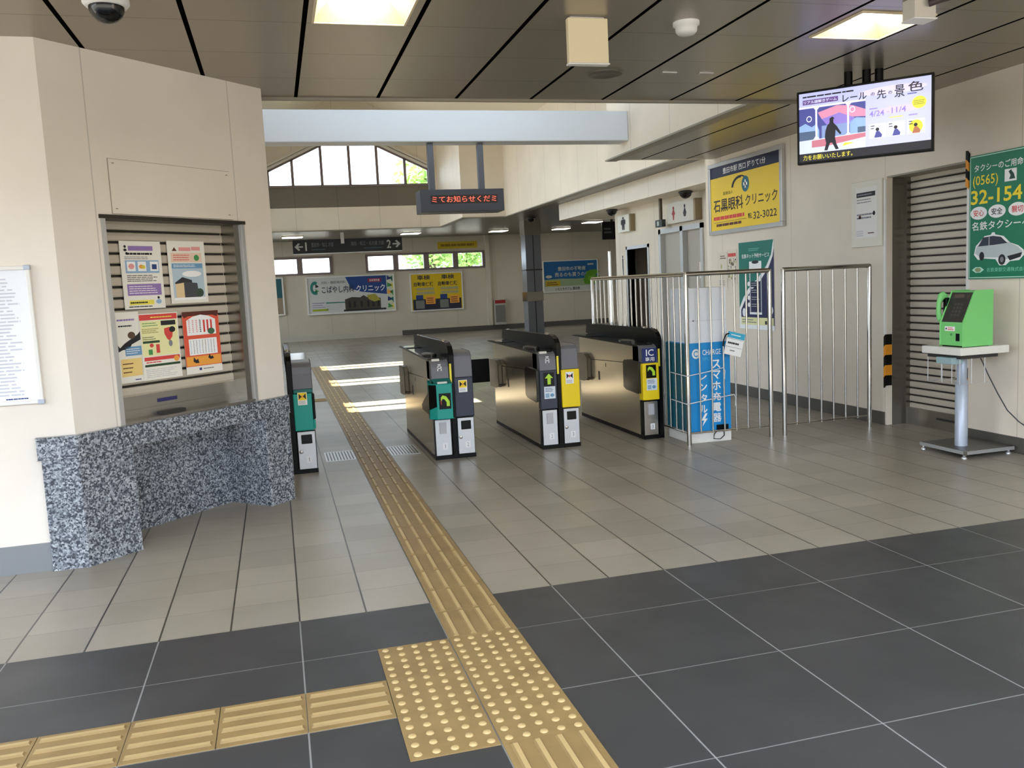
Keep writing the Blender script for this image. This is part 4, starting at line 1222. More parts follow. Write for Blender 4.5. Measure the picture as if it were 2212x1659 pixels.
b.text(fr, '32-1541', .03, .605, .92, .72, M_TY, .0012, 0.02)
for u, s_, c_ in ((.16, '安心', RED), (.45, '安全', INK), (.76, '親切', RED)):
    b.ell(fr, u, .535, .135, .052, WHT, .0012); b.text(fr, s_, u - .085, .508, u + .085, .562, c_, .002, 0.014)
b.text(fr, '名鉄タクシーへ', .05, .395, .95, .465, WHT, .0012, 0.01)
b.poly(fr, [(.09, .20), (.12, .27), (.2, .31), (.26, .345), (.36, .352), (.38, .37), (.42, .37), (.43, .352), (.56, .335), (.66, .28), (.78, .255), (.86, .22), (.88, .185), (.80, .14), (.66, .135), (.60, .105), (.5, .105), (.44, .155), (.26, .165), (.16, .155)], WHT, .0014)
b.poly(fr, [(.11, .21), (.14, .265), (.24, .30), (.46, .30), (.64, .285), (.78, .245), (.84, .21), (.84, .18), (.6, .15), (.46, .17), (.2, .175)], mat('car_silver', (196, 204, 206)), .002)
b.poly(fr, [(.16, .265), (.24, .335), (.40, .342), (.52, .33), (.62, .278), (.42, .27)], mat('car_glass', (44, 52, 70)), .0026)
b.rect(fr, .33, .262, .342, .342, mat('car_silver'), .0030)
b.ell(fr, .22, .185, .04, .035, INK, .0026); b.ell(fr, .54, .15, .055, .042, INK, .0026); b.ell(fr, .54, .15, .028, .022, GRY, .0032); b.poly(fr, [(.62, .175), (.84, .20), (.82, .165), (.66, .14)], INK, .0026)
b.poly(fr, [(.06, .075), (.12, .098), (.20, .098), (.26, .075), (.20, .052), (.12, .052)], M_TB, .0014); b.ell(fr, .16, .075, .05, .018, mat('taxi_olive', (150, 160, 110)), .002)
b.text(fr, '名鉄東部交通株式会社', .30, .055, .92, .09, mat('taxi_pale', (120, 206, 176)), .0014, 0.01)
tag(b.build('taxi_sign', origin=(5.41, 5.5, 1.8)), 'green taxi company sign with yellow phone number and a car picture, right of the shutter', 'sign')

# ================================================================== PAY PHONE AND ITS STAND
root = thing('phone_stand', 'small pedestal table on a square base plate that carries the green phone', 'stand', (5.1, 5.56, 0))
b = MB(); b.box(4.915, 5.36, 5.32, 5.79, 0.032, 0.062, mat('base_dark', (74, 72, 70), 0.35, 0.5)); bp_ = b.build('base_plate', root, bevel=0.006)
b = MB(); b.box(4.911, 5.364, 5.314, 5.322, 0.034, 0.060, M_ALU); b.box(4.909, 4.917, 5.316, 5.794, 0.034, 0.060, M_ALU); b.box(4.907, 4.925, 5.312, 5.33, 0.030, 0.064, M_CHROME); b.build('edge_trim', bp_)
for x, y in ((4.93, 5.345), (5.335, 5.345), (4.93, 5.77), (5.335, 5.77)):
    b = MB(); b.lathe((x, y, 0), [(0.020, 0), (0.020, 0.012), (0.010, 0.014), (0.010, 0.033)], M_ALU, 14); b.build('levelling_foot', root)
PX, PY = 5.06, 5.52
M_POLE = mat('pole_grey', (176, 184, 198), 0.35, 0.2)
b = MB(); b.lathe((PX, PY, 0), [(0.046, 0.055), (0.046, 0.565), (0.036, 0.572), (0.036, 0.775)], M_POLE, 24); b.build('pole', root)
b = MB(); b.box(4.862, 5.30, 5.315, 5.72, 0.785, 0.842, mat('table_white', (226, 222, 214), 0.4)); b.build('table_top', root, bevel=0.004)
b = MB(); b.box(4.90, 5.24, 5.36, 5.70, 0.755, 0.786, M_DARK); b.box(PX - 0.09, PX + 0.09, PY - 0.09, PY + 0.09, 0.742, 0.757, M_TRIM); b.build('under_frame', root)
b = MB(); b.box(4.855, 4.96, 5.40, 5.56, 0.715, 0.765, mat('drawer_teal', (150, 176, 180), 0.4)); b.build('drawer', root, bevel=0.004)
b = MB()
WZ_, WB = 0.755, 0.565
for x, y in ((4.895, 5.36), (4.895, 5.44), (4.895, 5.54), (4.895, 5.69), (5.0, 5.36), (5.12, 5.36), (5.02, 5.69), (5.16, 5.69)):
    b.tube([(x, y, WZ_), (x, y, WB)], 0.0028, M_ALU, 8)
b.tube([(4.895, 5.36, WB), (4.895, 5.69, WB)], 0.0028, M_ALU, 8); b.tube([(4.895, 5.36, WB), (5.16, 5.36, WB)], 0.0028, M_ALU, 8); b.tube([(4.895, 5.69, WB), (5.16, 5.69, WB)], 0.0028, M_ALU, 8)
b.tube([(4.895, 5.36, WB + 0.02), (4.895, 5.69, WB + 0.02)], 0.0028, M_ALU, 8)
b.build('wire_rack', root)

root = thing('pay_phone', 'bright green public phone standing on the pedestal table by the right wall', 'telephone', (5.03, 5.46, 0.842))
x0, y0, y1 = 4.905, 5.345, 5.575
b = MB()
b.prism([(x0, y0, 0.852), (x0, y0, 1.020), (x0 + 0.105, y0, 1.258), (x0 + 0.265, y0, 1.258), (x0 + 0.265, y0, 0.852)], (0, y1 - y0, 0), M_GREEN)
b.box(x0 + 0.01, x0 + 0.25, y0 + 0.01, y1 - 0.01, 0.842, 0.853, M_BLACK)
body = b.build('body', root, bevel=0.010, segs=3)
# sloping dark face
fr = Fr((x0, y1, 1.020), (0, -1, 0), (0.105, 0, 0.238), (-0.238, 0, 0.105), y1 - y0, 0.260)
b = MB(); b.fbox(fr, .06, .04, .94, .955, 0, 0.003, mat('phone_face', (44, 40, 38), 0.35)); b.rect(fr, .2, .78, .66, .9, mat('phone_lcd', (84, 74, 66), 0.25), .0036)
for i in range(3):
    for j in range(4):
        b.rect(fr, .34 + .14 * i, .22 + .11 * j, .44 + .14 * i, .29 + .11 * j, mat('phone_key', (72, 66, 62), 0.4), .0036)
b.ell(fr, .82, .82, .05, .04, mat('phone_lcd'), .0036); b.build('dial_face', root)
fr = Fr((x0, y1, 0.852), (0, -1, 0), (0, 0, 1), (-1, 0, 0), y1 - y0, 0.168)
b = MB(); b.rect(fr, .22, .66, .66, .86, WHT, .0012); b.lines(fr, .34, .69, .64, .83, 2, RED, .0018, .5, 110); b.ell(fr, .28, .76, .03, .05, INK, .0018, 12); b.ell(fr, .50, .50, .05, .06, GRN, .0012); b.fbox(fr, .70, .22, .86, .56, -0.001, .002, M_BLACK); b.build('coin_panel', root)
b = MB()
hp = [(x0 + 0.062, y1 + 0.036, 1.235), (x0 + 0.040, y1 + 0.036, 1.225), (x0 + 0.018, y1 + 0.036, 1.17), (x0 + 0.015, y1 + 0.036, 1.10), (x0 + 0.030, y1 + 0.036, 1.05)]
b.tube(hp, [0.026, 0.026, 0.018, 0.018, 0.024], M_GREEN, 16)
b.lathe((x0 + 0.06, y1 + 0.036, 1.218), [(0.024, -0.02), (0.028, 0.0), (0.024, 0.022)], M_GREEN, 18, 'x')
b.lathe((x0 + 0.045, y1 + 0.036, 1.05), [(0.024, -0.02), (0.028, 0.0), (0.024, 0.02)], M_GREEN, 18, 'x')
hs = b.build('handset', root)
b = MB(); b.box(x0 + 0.05, x0 + 0.11, y1 - 0.004, y1 + 0.03, 1.02, 1.21, M_BLACK); b.build('cradle', root, bevel=0.006)
b = MB(); b.tube([(5.20, 5.50, 0.752), (5.205, 5.48, 0.72), (5.235, 5.44, 0.60), (5.285, 5.40, 0.46), (5.335, 5.36, 0.335), (5.385, 5.30, 0.25), (5.402, 5.22, 0.205), (5.406, 5.05, 0.17), (5.406, 4.7, 0.15)], 0.0045, mat('cable_grey', (46, 48, 50), 0.5), 8)
tag(b.build('cable', origin=(5.3, 5.4, 0.4)), 'thin dark cable sagging from under the phone table to the right wall', 'cable')

# ================================================================== CEILING THINGS
M_LAMP = emis('lamp_diffuser', (255, 246, 224), 14.0)
M_FIXT = mat('fixture_white', (216, 200, 168), 0.5)
def square_light(x0, x1, y0, y1, z, depth, lab, group):
    root = thing('ceiling_light', lab, 'ceiling light', ((x0 + x1) / 2, (y0 + y1) / 2, z), group)
    b = MB()
    k = 0.34 * (x1 - x0) / 2
    xi0, xi1, yi0, yi1 = x0 + k, x1 - k, y0 + k, y1 - k
    o = [(x0, y0, z - 0.004), (x1, y0, z - 0.004), (x1, y1, z - 0.004), (x0, y1, z - 0.004)]
    i = [(xi0, yi0, z + depth), (xi1, yi0, z + depth), (xi1, yi1, z + depth), (xi0, yi1, z + depth)]
    b.add(o + i, [(0, 1, 5, 4), (1, 2, 6, 5), (2, 3, 7, 6), (3, 0, 4, 7)], M_FIXT)
    e_ = 0.012
    for a in ((x0 - e_, x1 + e_, y0 - e_, y0), (x0 - e_, x1 + e_, y1, y1 + e_), (x0 - e_, x0, y0, y1), (x1, x1 + e_, y0, y1)):
        b.box(a[0], a[1], a[2], a[3], z - 0.010, z, M_FIXT)
    b.build('housing', root)
    b = MB(); b.box(xi0, xi1, yi0, yi1, z + depth - 0.006, z + depth + 0.02, M_LAMP); b.build('diffuser', root)
    return root
square_light(0.312, 0.788, LY0 + 0.012, LY1 - 0.012, CZ, 0.09, 'recessed square ceiling light at the top centre, left of the cream box', 'recessed entrance lights')
square_light(3.312, 3.788, LY0 + 0.012, LY1 - 0.012, CZ, 0.09, 'recessed square ceiling light above the television', 'recessed entrance lights')
for n_, (lx, ly) in enumerate(fill_lamps):  # added fill lights, all out of view
    square_light(lx + 0.012, lx + 0.488, ly + 0.012, ly + 0.498, CZ, 0.09, ('added unseen ceiling light at the canopy front, left bay', 'added unseen ceiling light at the canopy front, middle bay', 'added unseen ceiling light at the canopy front, right bay', 'added unseen ceiling light in front of the plain left wall')[n_], 'recessed entrance lights')
def batten(x0, x1, y0, y1, lab):
    root = thing('ceiling_light', lab, 'ceiling light', ((x0 + x1) / 2, (y0 + y1) / 2, FZ), 'lights in the far concourse')
    b = MB(); b.box(x0 - 0.02, x1 + 0.02, y0 - 0.02, y1 + 0.02, FZ - 0.025, FZ, M_FIXT); b.build('housing', root)
    b = MB(); b.box(x0, x1, y0, y1, FZ - 0.032, FZ - 0.024, emis('lamp_far', (255, 250, 235), 6.0)); b.build('diffuser', root)
batten(0.35, 0.90, 25.35, 25.9, 'flat ceiling light left of the hanging platform sign')
batten(3.72, 4.24, 25.3, 25.8, 'flat ceiling light just right of the hanging platform sign')
batten(6.44, 6.92, 25.5, 26.0, 'flat ceiling light in the far concourse left of the pillar')
batten(8.42, 8.86, 25.4, 25.9, 'flat ceiling light right of the pillar, nearer the far wall')
batten(8.50, 8.94, 22.9, 23.4, 'flat ceiling light right of the pillar, beside the low fascia')

b = MB(); b.box(1.645, 1.875, 4.62, 4.665, 2.650, 2.892, M_CREAM); b.box(1.640, 1.880, 4.616, 4.669, 2.646, 2.656, M_WHITE); b.box(1.66, 1.86, 4.63, 4.66, 2.89, CZ, M_WHITE)
tag(b.build('signal_box', origin=(1.76, 4.7, 2.77), bevel=0.005), 'cream square box hanging under the dark ceiling at the top centre', 'box')
b = MB(); b.lathe((2.37, 4.67, CZ), [(0.075, 0.0), (0.075, -0.018), (0.062, -0.022), (0.060, -0.052), (0.048, -0.066), (0.002, -0.068)], M_WHITE, 28)
tag(b.build('smoke_detector', origin=(2.37, 4.67, CZ)), 'round white smoke detector on the dark ceiling right of the cream box', 'smoke detector')
b = MB(); b.lathe((2.34, 5.85, CZ), [(0.125, 0.0), (0.122, -0.010), (0.106, -0.014), (0.100, -0.006), (0.002, -0.006)], mat('speaker_grey', (104, 98, 88), 0.4, 0.2), 32)
tag(b.build('ceiling_speaker', origin=(2.34, 5.85, CZ)), 'flush round grey speaker in the dark ceiling below the cream box', 'speaker')
for x, lab in ((2.80, 'left small pale slot plate in the dark ceiling right of the round speaker'), (3.085, 'right small pale slot plate in the dark ceiling left of the television')):
    b = MB(); b.box(x - 0.055, x + 0.055, 5.78, 5.815, CZ - 0.006, CZ, M_ALU); b.box(x - 0.045, x + 0.045, 5.79, 5.806, CZ - 0.007, CZ - 0.005, M_TRIM)
    tag(b.build('slot_plate', origin=(x, 5.8, CZ)), lab, 'ceiling plate', 'slot plates in the ceiling')
root = thing('dome_camera', 'black dome security camera on the ceiling at the top left', 'security camera', (-0.66, 4.66, CZ))
b = MB(); b.lathe((-0.66, 4.62, CZ), [(0.105, 0), (0.105, -0.02), (0.092, -0.034), (0.075, -0.036)], M_WHITE, 32); b.build('mount', root)
b = MB(); b.lathe((-0.66, 4.62, CZ - 0.034), [(0.080, 0.0), (0.078, -0.02), (0.066, -0.045), (0.045, -0.064), (0.02, -0.074), (0.001, -0.076)], M_GLOSSBLACK, 32); b.build('dome', root)
root = thing('box_camera', 'white box camera with a dark tilted lens at the top right of the ceiling', 'security camera', (3.5, 4.1, CZ))
b = MB(); b.box(3.43, 3.565, 4.10, 4.20, 2.792, CZ, mat('mount_white', (214, 208, 196), 0.45)); b.box(3.425, 3.572, 4.095, 4.205, 2.786, 2.796, M_WHITE); b.build('mount', root, bevel=0.004)
b = MB(); b.tube([(3.505, 4.085, 2.862), (3.55, 4.05, 2.872), (3.63, 4.00, 2.884)], [0.020, 0.018, 0.015], mat('lens_brown', (62, 50, 50), 0.5), 16); b.build('lens_tube', root)

# television
TA, TB = Vector((3.757, 5.70, 0)), Vector((4.38, 5.05, 0))
TU = (TB - TA).normalized(); TN = Vector((-TU.y, TU.x, 0))
if TN.y > 0: TN = -TN
TW = (TB - TA).length; TZ0, TZ1 = 2.234, 2.75
root = thing('television', 'flat television showing a purple event advert, hanging from the ceiling on three black poles', 'television', tuple((TA + TB) / 2 + Vector((0, 0, TZ0))))
TF = Fr(TA + Vector((0, 0, TZ0)), TU, (0, 0, 1), TN)
b = MB(); b.fbox(TF, 0, 0, TW, TZ1 - TZ0, -0.055, 0.0, M_BLACK); b.build('case', root, bevel=0.005)
fr = Fr(TF.p(0.017, 0.017), TU, (0, 0, 1), TN, TW - 0.034, TZ1 - TZ0 - 0.034)
def sm(n, rgb, s=0.42):
    return emis('tv_' + n, rgb, s)
b = MB(); D = .0008
TK = sm('ink', (20, 20, 30), .5); TWh = sm('white', (214, 214, 240)); TPu = sm('purple', (94, 70, 130)); TLv = sm('lav', (172, 176, 224)); TVi = sm('violet', (130, 112, 190)); TPi = sm('pink', (196, 130, 160)); TBl = sm('blue', (66, 70, 136)); TSk = sm('sky', (130, 160, 200)); TTo = sm('town', (70, 88, 116)); TYe = sm('yellow', (200, 196, 60)); TCa = sm('caption', (210, 200, 70)); TRo = sm('rose', (176, 106, 124))
b.rect(fr, 0, .12, 1, 1, TLv, D); b.rect(fr, 0, 0, 1, .12, TK, D)
b.ell(fr, .72, .88, .25, .06, sm('haze', (196, 190, 232)), D + .0004); b.ell(fr, .78, .6, .18, .05, sm('haze2', (184, 176, 222)), D + .0004)
b.rect(fr, 0, .30, .52, .78, TBl, D + .0006)
b.poly(fr, [(.15, .70), (.30, .77), (.42, .74), (.52, .66), (.52, .56), (.40, .58), (.30, .64), (.18, .60)], TPi, D + .001); b.poly(fr, [(.18, .60), (.32, .66), (.44, .56), (.40, .48), (.24, .46)], TVi, D + .0012)
b.poly(fr, [(0, .30), (0, .52), (.05, .56), (.1, .5), (.14, .54), (.16, .44), (.16, .30)], TSk, D + .0012); b.poly(fr, [(.40, .30), (.40, .52), (.45, .56), (.52, .54), (.52, .30)], TSk, D + .0012); b.rect(fr, 0, .30, .13, .44, TTo, D + .0014); b.rect(fr, .18, .30, .38, .50, sm('bay', (120, 140, 186)), D + .0013); b.rect(fr, .46, .32, .52, .42, TTo, D + .0014)
# carriage window frames
for u in (.135, .385):
    b.poly(fr, [(u - .02, .78), (u - .005, .74), (u - .005, .36), (u - .025, .31), (u + .03, .31), (u + .01, .36), (u + .01, .74), (u + .03, .78)], TWh, D + .002)
b.rect(fr, 0, .775, .52, .80, TWh, D + .002)
b.poly(fr, [(0, .12), (.52, .12), (.52, .34), (0, .31)], sm('floor', (186, 196, 226)), D + .0016); b.poly(fr, [(.10, .20), (.10, .30), (.52, .33), (.52, .27), (.22, .20)], TRo, D + .0022); b.poly(fr, [(.34, .17), (.44, .21), (.36, .22)], TYe, D + .0026)
for u, v in ((.08, .62), (.42, .68)):
    b.arc(fr, u, v, .022, .045, .28, 0, 360, TWh, D + .0024)
# dark walking figure in the advert
b.poly(fr, [(.245, .56), (.27, .555), (.275, .52), (.30, .47), (.335, .36), (.325, .345), (.29, .42), (.285, .31), (.295, .22), (.315, .14), (.29, .135), (.262, .24), (.245, .24), (.225, .135), (.20, .14), (.215, .24), (.205, .33), (.21, .42), (.225, .50), (.24, .52)], TK, D + .003)
b.ell(fr, .258, .565, .016, .032, TK, D + .003); b.poly(fr, [(.238, .585), (.262, .615), (.275, .60), (.282, .58)], TK, D + .0032)
b.rect(fr, .03, .83, .31, .90, TPu, D + .003); b.text(fr, 'リアル謎解きゲーム', .04, .842, .30, .888, TWh, D + .004, 0.01); b.lines(fr, .03, .925, .44, .96, 1, TK, D + .003, .6, 120, .02)
b.text(fr, 'レール', .345, .80, .53, .90, TK, D + .004, 0.014); b.text(fr, 'の', .56, .83, .59, .875, TK, D + .004, 0.014); b.text(fr, '先', .605, .77, .675, .90, TK, D + .004, 0.01); b.text(fr, 'の', .69, .82, .72, .865, TK, D + .004, 0.014); b.text(fr, '景', .735, .76, .81, .93, TK, D + .004, 0.01); b.text(fr, '色', .835, .81, .945, .95, TK, D + .004, 0.012)
b.lines(fr, .83, .775, .9, .80, 1, TBl, D + .003, .6, 121)
b.text(fr, '4/24', .55, .535, .66, .615, TVi, D + .003, 0.012); b.text(fr, '〜', .675, .57, .70, .585, TVi, D + .003, 0.01); b.text(fr, '11/4', .715, .55, .82, .63, TVi, D + .003, 0.012); b.lines(fr, .55, .635, .62, .66, 1, TVi, D + .003, .6, 122)
b.ell(fr, .915, .655, .052, .085, TYe, D + .003, 20); b.lines(fr, .875, .62, .955, .69, 3, sm('olive', (120, 120, 50)), D + .0034, .4, 123)
b.lines(fr, .70, .48, .83, .51, 1, TCa, D + .003, .5, 124); b.lines(fr, .84, .48, .92, .51, 1, TVi, D + .003, .5, 125)
for u in (.55, .685, .83):
    b.rect(fr, u, .23, u + .125, .43, sm('card', (206, 214, 232)), D + .003)
    b.poly(fr, [(u + .035, .235), (u + .05, .32), (u + .06, .33), (u + .075, .32), (u + .095, .27), (u + .09, .235)], TBl if u < .8 else sm('rust', (150, 96, 70)), D + .0044); b.ell(fr, u + .06, .35, .014, .025, TK, D + .0044, 12); b.lines(fr, u + .01, .35, u + .04, .42, 2, TK, D + .0040, .4, int(u * 100))
b.ell(fr, .892, .33, .05, .09, TYe, D + .0036, 20)
b.text(fr, '力をお願いいたします。', .03, .02, .42, .095, TCa, D + .002, 0.004)
b.build('screen', root)
for x, y in ((4.19, 5.70), (4.285, 5.62), (4.365, 5.585)):
    b = MB(); b.tube([(x, y, 2.50), (x, y, CZ - 0.002)], 0.030, M_BLACK, 16); b.build('pole', root)
b = MB()
c0 = (TA + TB) / 2
b.prism([tuple(c0 + TU * 0.16 - TN * 0.05 + Vector((0, 0, 2.42))), tuple(c0 - TU * 0.16 - TN * 0.05 + Vector((0, 0, 2.42))), (4.17, 5.72, 2.42), (4.39, 5.56, 2.42)], (0, 0, 0.16), M_BLACK); b.build('bracket', root)

# led message board hung from the crossing beam
root = thing('led_sign', 'dark hanging message board with red glowing characters below the white beam', 'led sign', (2.04, 9.45, 2.27))
b = MB(); b.box(1.575, 2.495, 9.30, 9.60, 2.275, 2.512, mat('led_case', (58, 62, 72), 0.4)); b.build('case', root, bevel=0.006)
fr = fr_front(1.575, 2.495, 9.299, 2.275, 2.512)
b = MB(); b.rect(fr, .12, .36, .92, .74, mat('led_window', (30, 16, 20), 0.3), .001)
M_LED = emis('led_red', (230, 92, 70), 0.8)
b.text(fr, 'ミてお知らせくだミ', .135, .42, .905, .70, M_LED, .002, 0.0); b.build('display', root)
for x in (1.735, 2.285):
    b = MB(); b.box(x - 0.032, x + 0.032, 9.42, 9.49, 2.50, 3.03, mat('led_pole', (80, 82, 88), 0.4)); b.build('hanger_pole', root, bevel=0.004)

# ================================================================== FAR CONCOURSE
root = thing('platform_sign', 'black hanging platform sign with arrows to tracks 1 and 2', 'sign', (2.07, 24.5, 2.56))
b = MB(); b.box(0.59, 3.56, 24.5, 24.6, 2.56, 2.93, mat('sign_black', (14, 14, 16), 0.45)); b.box(0.59, 3.56, 24.49, 24.61, 2.545, 2.56, M_ALU)
fr = fr_front(0.59, 3.56, 24.498, 2.56, 2.93); M_SW = mat('sign_white', (206, 204, 198), 0.5)
b.poly(fr, [(.015, .5), (.05, .78), (.065, .72), (.045, .55), (.09, .55), (.09, .45), (.045, .45), (.065, .28), (.05, .22)], M_SW, .002)
b.poly(fr, [(.985, .5), (.95, .78), (.935, .72), (.955, .55), (.91, .55), (.91, .45), (.955, .45), (.935, .28), (.95, .22)], M_SW, .002)
b.text(fr, '1', .110, .2, .124, .82, M_SW, .002, 0.02); b.text(fr, '2', .855, .2, .895, .82, M_SW, .002, 0.02)
b.text(fr, '豊田市・知立 方面', .165, .46, .365, .78, GRY, .002); b.text(fr, '猿投・知立・名古屋 方面', .525, .46, .83, .78, GRY, .002); b.lines(fr, .165, .2, .31, .34, 1, mat('print_slate', (70, 92, 110)), .002, .5, 130); b.lines(fr, .64, .2, .83, .34, 1, mat('print_slate'), .002, .5, 131)
b.build('board', root)
b = MB(); b.box(1.88, 1.97, 24.48, 24.54, 2.80, FZ, M_WHITE); b.box(0.6, 3.55, 24.52, 24.58, 2.93, 2.95, M_TRIM); b.build('hanger', root)

b = MB(); fr = fr_front(5.21, 6.52, 27.99, 2.705, 2.93); b.fbox(fr, 0, 0, 1, 1, -0.01, 0, mat('banner_yellow', (204, 176, 20), 0.5))
b.lines(fr, .08, .25, .92, .75, 1, mat('banner_ink', (140, 112, 16)), .002, .7, 132, .02); tag(b.build('yellow_banner', origin=(5.9, 27.99, 2.8)), 'narrow yellow banner on the far wall above the strip window', 'banner')

def framed(name, lab, x0, x1, z0, z1, k=0.045):
    root = thing(name, lab, 'advertisement', ((x0 + x1) / 2, 27.98, z0))
    b = MB()
    for a in ((x0, x1, z0, z0 + k), (x0, x1, z1 - k, z1), (x0, x0 + k, z0 + k, z1 - k), (x1 - k, x1, z0 + k, z1 - k)):
        b.box(a[0], a[1], 27.94, 28.0, a[2], a[3], M_WHITE)
    b.build('frame', root, bevel=0.006)
    return root, fr_front(x0 + k, x1 - k, 27.965, z0 + k, z1 - k)
root, fr = framed('clinic_advert', 'wide white and blue clinic advertisement in a white frame on the far wall', 0.98, 3.74, 0.80, 1.99)
b = MB(); b.fbox(fr, 0, 0, 1, 1, -0.02, 0, mat('ad_pale', (206, 208, 206), 0.5)); D = .002
b.poly(fr, [(.44, 1), (.92, 1), (.92, .46), (.80, .50), (.62, .56), (.50, .66)], mat('ad_blue', (24, 66, 136), 0.5), D); b.rect(fr, .92, 0, 1, 1, mat('ad_pale2', (208, 214, 190)), D)
for k in range(5):
    b.poly(fr, [(.925, .06 + .2 * k), (.99, .10 + .2 * k), (.93, .2 + .2 * k)], (GRN, DBL, ORG)[k % 3], D + .002); b.poly(fr, [(.995, .0 + .2 * k), (.96, .14 + .2 * k), (.995, .18 + .2 * k)], (YEL, M_PT, GRN)[k % 3], D + .002)
b.arc(fr, .085, .72, .055, .19, .5, 60, 300, M_PT, D + .002); b.poly(fr, [(.09, .84), (.13, .76), (.09, .72)], INK, D + .002); b.poly(fr, [(.09, .70), (.13, .62), (.085, .6)], GRN, D + .002)
b.text(fr, '内科・糖尿病内科', .16, .82, .44, .90, mat('ad_slate', (60, 70, 84)), D + .002); b.text(fr, 'こばやし内科', .16, .56, .535, .76, mat('ad_outline', (30, 44, 70)), D + .002, 0.014); b.text(fr, 'クリニック', .56, .56, .90, .75, WHT, D + .004, 0.014)
b.rect(fr, .70, .82, .86, .93, mat('ad_magenta', (150, 28, 70)), D + .002); b.text(fr, '駐車場完備', .72, .84, .84, .91, WHT, D + .004)
b.poly(fr, [(.42, .05), (.42, .36), (.50, .42), (.60, .40), (.64, .46), (.68, .40), (.84, .36), (.84, .05)], mat('ad_house', (66, 60, 52)), D + .003); b.rect(fr, .40, .02, .90, .07, INK, D + .004)
for u in (.46, .52, .60, .68, .74, .80):
    b.rect(fr, u, .12, u + .025, .30, INK, D + .005)
b.poly(fr, [(.68, .46), (.78, .48), (.84, .30), (.76, .26), (.70, .34)], mat('ad_olive', (168, 160, 60)), D + .006)
b.rect(fr, .04, .06, .22, .12, mat('ad_lime', (160, 176, 40)), D + .002); b.lines(fr, .04, .14, .20, .32, 3, VIO, D + .002, .3, 133); b.rect(fr, .20, .27, .42, .30, M_PT, D + .002); b.lines(fr, .2, .08, .40, .25, 4, LGR, D + .002, .4, 134)
b.build('panel', root)
root, fr = framed('yellow_advert', 'yellow twin-panel advertisement on the far wall below the strip window', 4.24, 5.96, 0.74, 1.96, 0.035)
b = MB(); b.fbox(fr, 0, 0, 1, 1, -0.02, 0, mat('ad_yellow', (224, 192, 16), 0.5))
b.rect(fr, .02, .0, .98, .30, mat('ad_ink', (40, 40, 56)), D)
for o_ in (0.0, .48):
    b.text(fr, '車検', .12 + o_, .84, .38 + o_, .97, mat('ad_ink'), D + .002, .02); b.text(fr, '自動車保険', .05 + o_, .66, .44 + o_, .78, mat('ad_ink'), D + .002, .02)
    b.lines(fr, .1 + o_, .42, .46 + o_, .64, 2, mat('ad_grey', (176, 172, 130)), D + .002, .7, 140 + int(o_ * 10), .05)
    b.rect(fr, .08 + o_, .30, .22 + o_, .42, DBL, D + .003); b.rect(fr, .07 + o_, .04, .24 + o_, .27, mat('ad_steel', (120, 124, 118)), D + .004); b.rect(fr, .27 + o_, .16, .46 + o_, .38, ORG, D + .004); b.lines(fr, .29 + o_, .18, .44 + o_, .35, 3, BRN, D + .006, .4, 144)
b.build('panel', root)
root, fr = framed('teal_advert', 'framed teal advertisement at the far left, cut off by the booth wall', -1.60, 0.30, 0.84, 2.02)
b = MB(); b.fbox(fr, 0, 0, 1, 1, -0.02, 0, mat('ad_teal', (30, 92, 100), 0.5)); b.rect(fr, .0, 0, 1, .46, mat('ad_tan', (150, 132, 110)), D); b.lines(fr, .1, .06, .96, .4, 6, INK, D + .002, .5, 145); b.build('panel', root)
root, fr = framed('estate_advert', 'blue real estate advertisement with a green tree, right of the pillar', 8.72, 10.68, 1.12, 2.18, 0.03)
b = MB(); b.fbox(fr, 0, 0, 1, 1, -0.02, 0, mat('ad_sky', (14, 92, 150), 0.5)); b.rect(fr, 0, .0, 1, .17, mat('ad_white', (196, 198, 188)), D); b.poly(fr, [(0, .17), (1, .17), (1, .42), (.6, .40), (.3, .42), (0, .40)], mat('ad_meadow', (150, 168, 130)), D)
b.text(fr, '豊田市の不動産', .26, .68, .78, .82, mat('ad_white'), D + .002, .02); b.text(fr, '売るのも買うのも', .20, .48, .84, .63, mat('ad_white'), D + .002, .02)
b.rect(fr, .03, .18, .30, .36, mat('ad_gold', (190, 164, 30)), D + .002); b.lines(fr, .05, .2, .28, .33, 2, BRN, D + .004, .4, 150)
q = random.Random(3)
for k in range(16):
    b.ell(fr, q.uniform(.76, .98), q.uniform(.26, .62), q.uniform(.04, .09), q.uniform(.05, .1), (mat('ad_leaf', (90, 150, 30)), mat('ad_leaf2', (120, 172, 40)))[k % 2], D + .003 + .0006 * k, 14)
b.ell(fr, .09, .5, .06, .05, mat('ad_white'), D + .002, 16); b.text(fr, 'いえとちカフェ 豊田店', .20, .03, .66, .13, INK, D + .002, .02); b.lines(fr, .82, .82, .96, .92, 1, mat('ad_white'), D + .002, .5, 151); b.build('panel', root)

root = thing('hose_cabinet', 'narrow grey fire cabinet with a red top on the far wall, left of the pillar', 'fire cabinet', (7.16, 27.9, 0.16))
b = MB(); b.box(6.97, 7.36, 27.85, 28.0, 0.16, 0.98, mat('cabinet_grey', (180, 176, 166), 0.45)); b.build('case', root, bevel=0.006)
b = MB(); b.box(7.0, 7.33, 27.84, 27.86, 0.24, 0.80, mat('cabinet_door', (120, 118, 112), 0.4)); b.build('door', root)
b = MB(); b.box(6.99, 7.34, 27.83, 27.86, 0.86, 0.97, mat('cabinet_red', (150, 40, 36), 0.4)); b.build('lamp', root)
b = MB(); b.box(8.72, 9.35, 22.4, 22.46, 2.55, 3.03, mat('sign_black')); fr = fr_front(8.72, 9.35, 22.398, 2.55, 3.03); b.lines(fr, .08, .3, .5, .7, 2, mat('print_steel', (104, 108, 112)), .002, .5, 152); b.box(8.98, 9.04, 22.42, 22.44, 3.02, FZ, M_DARK)
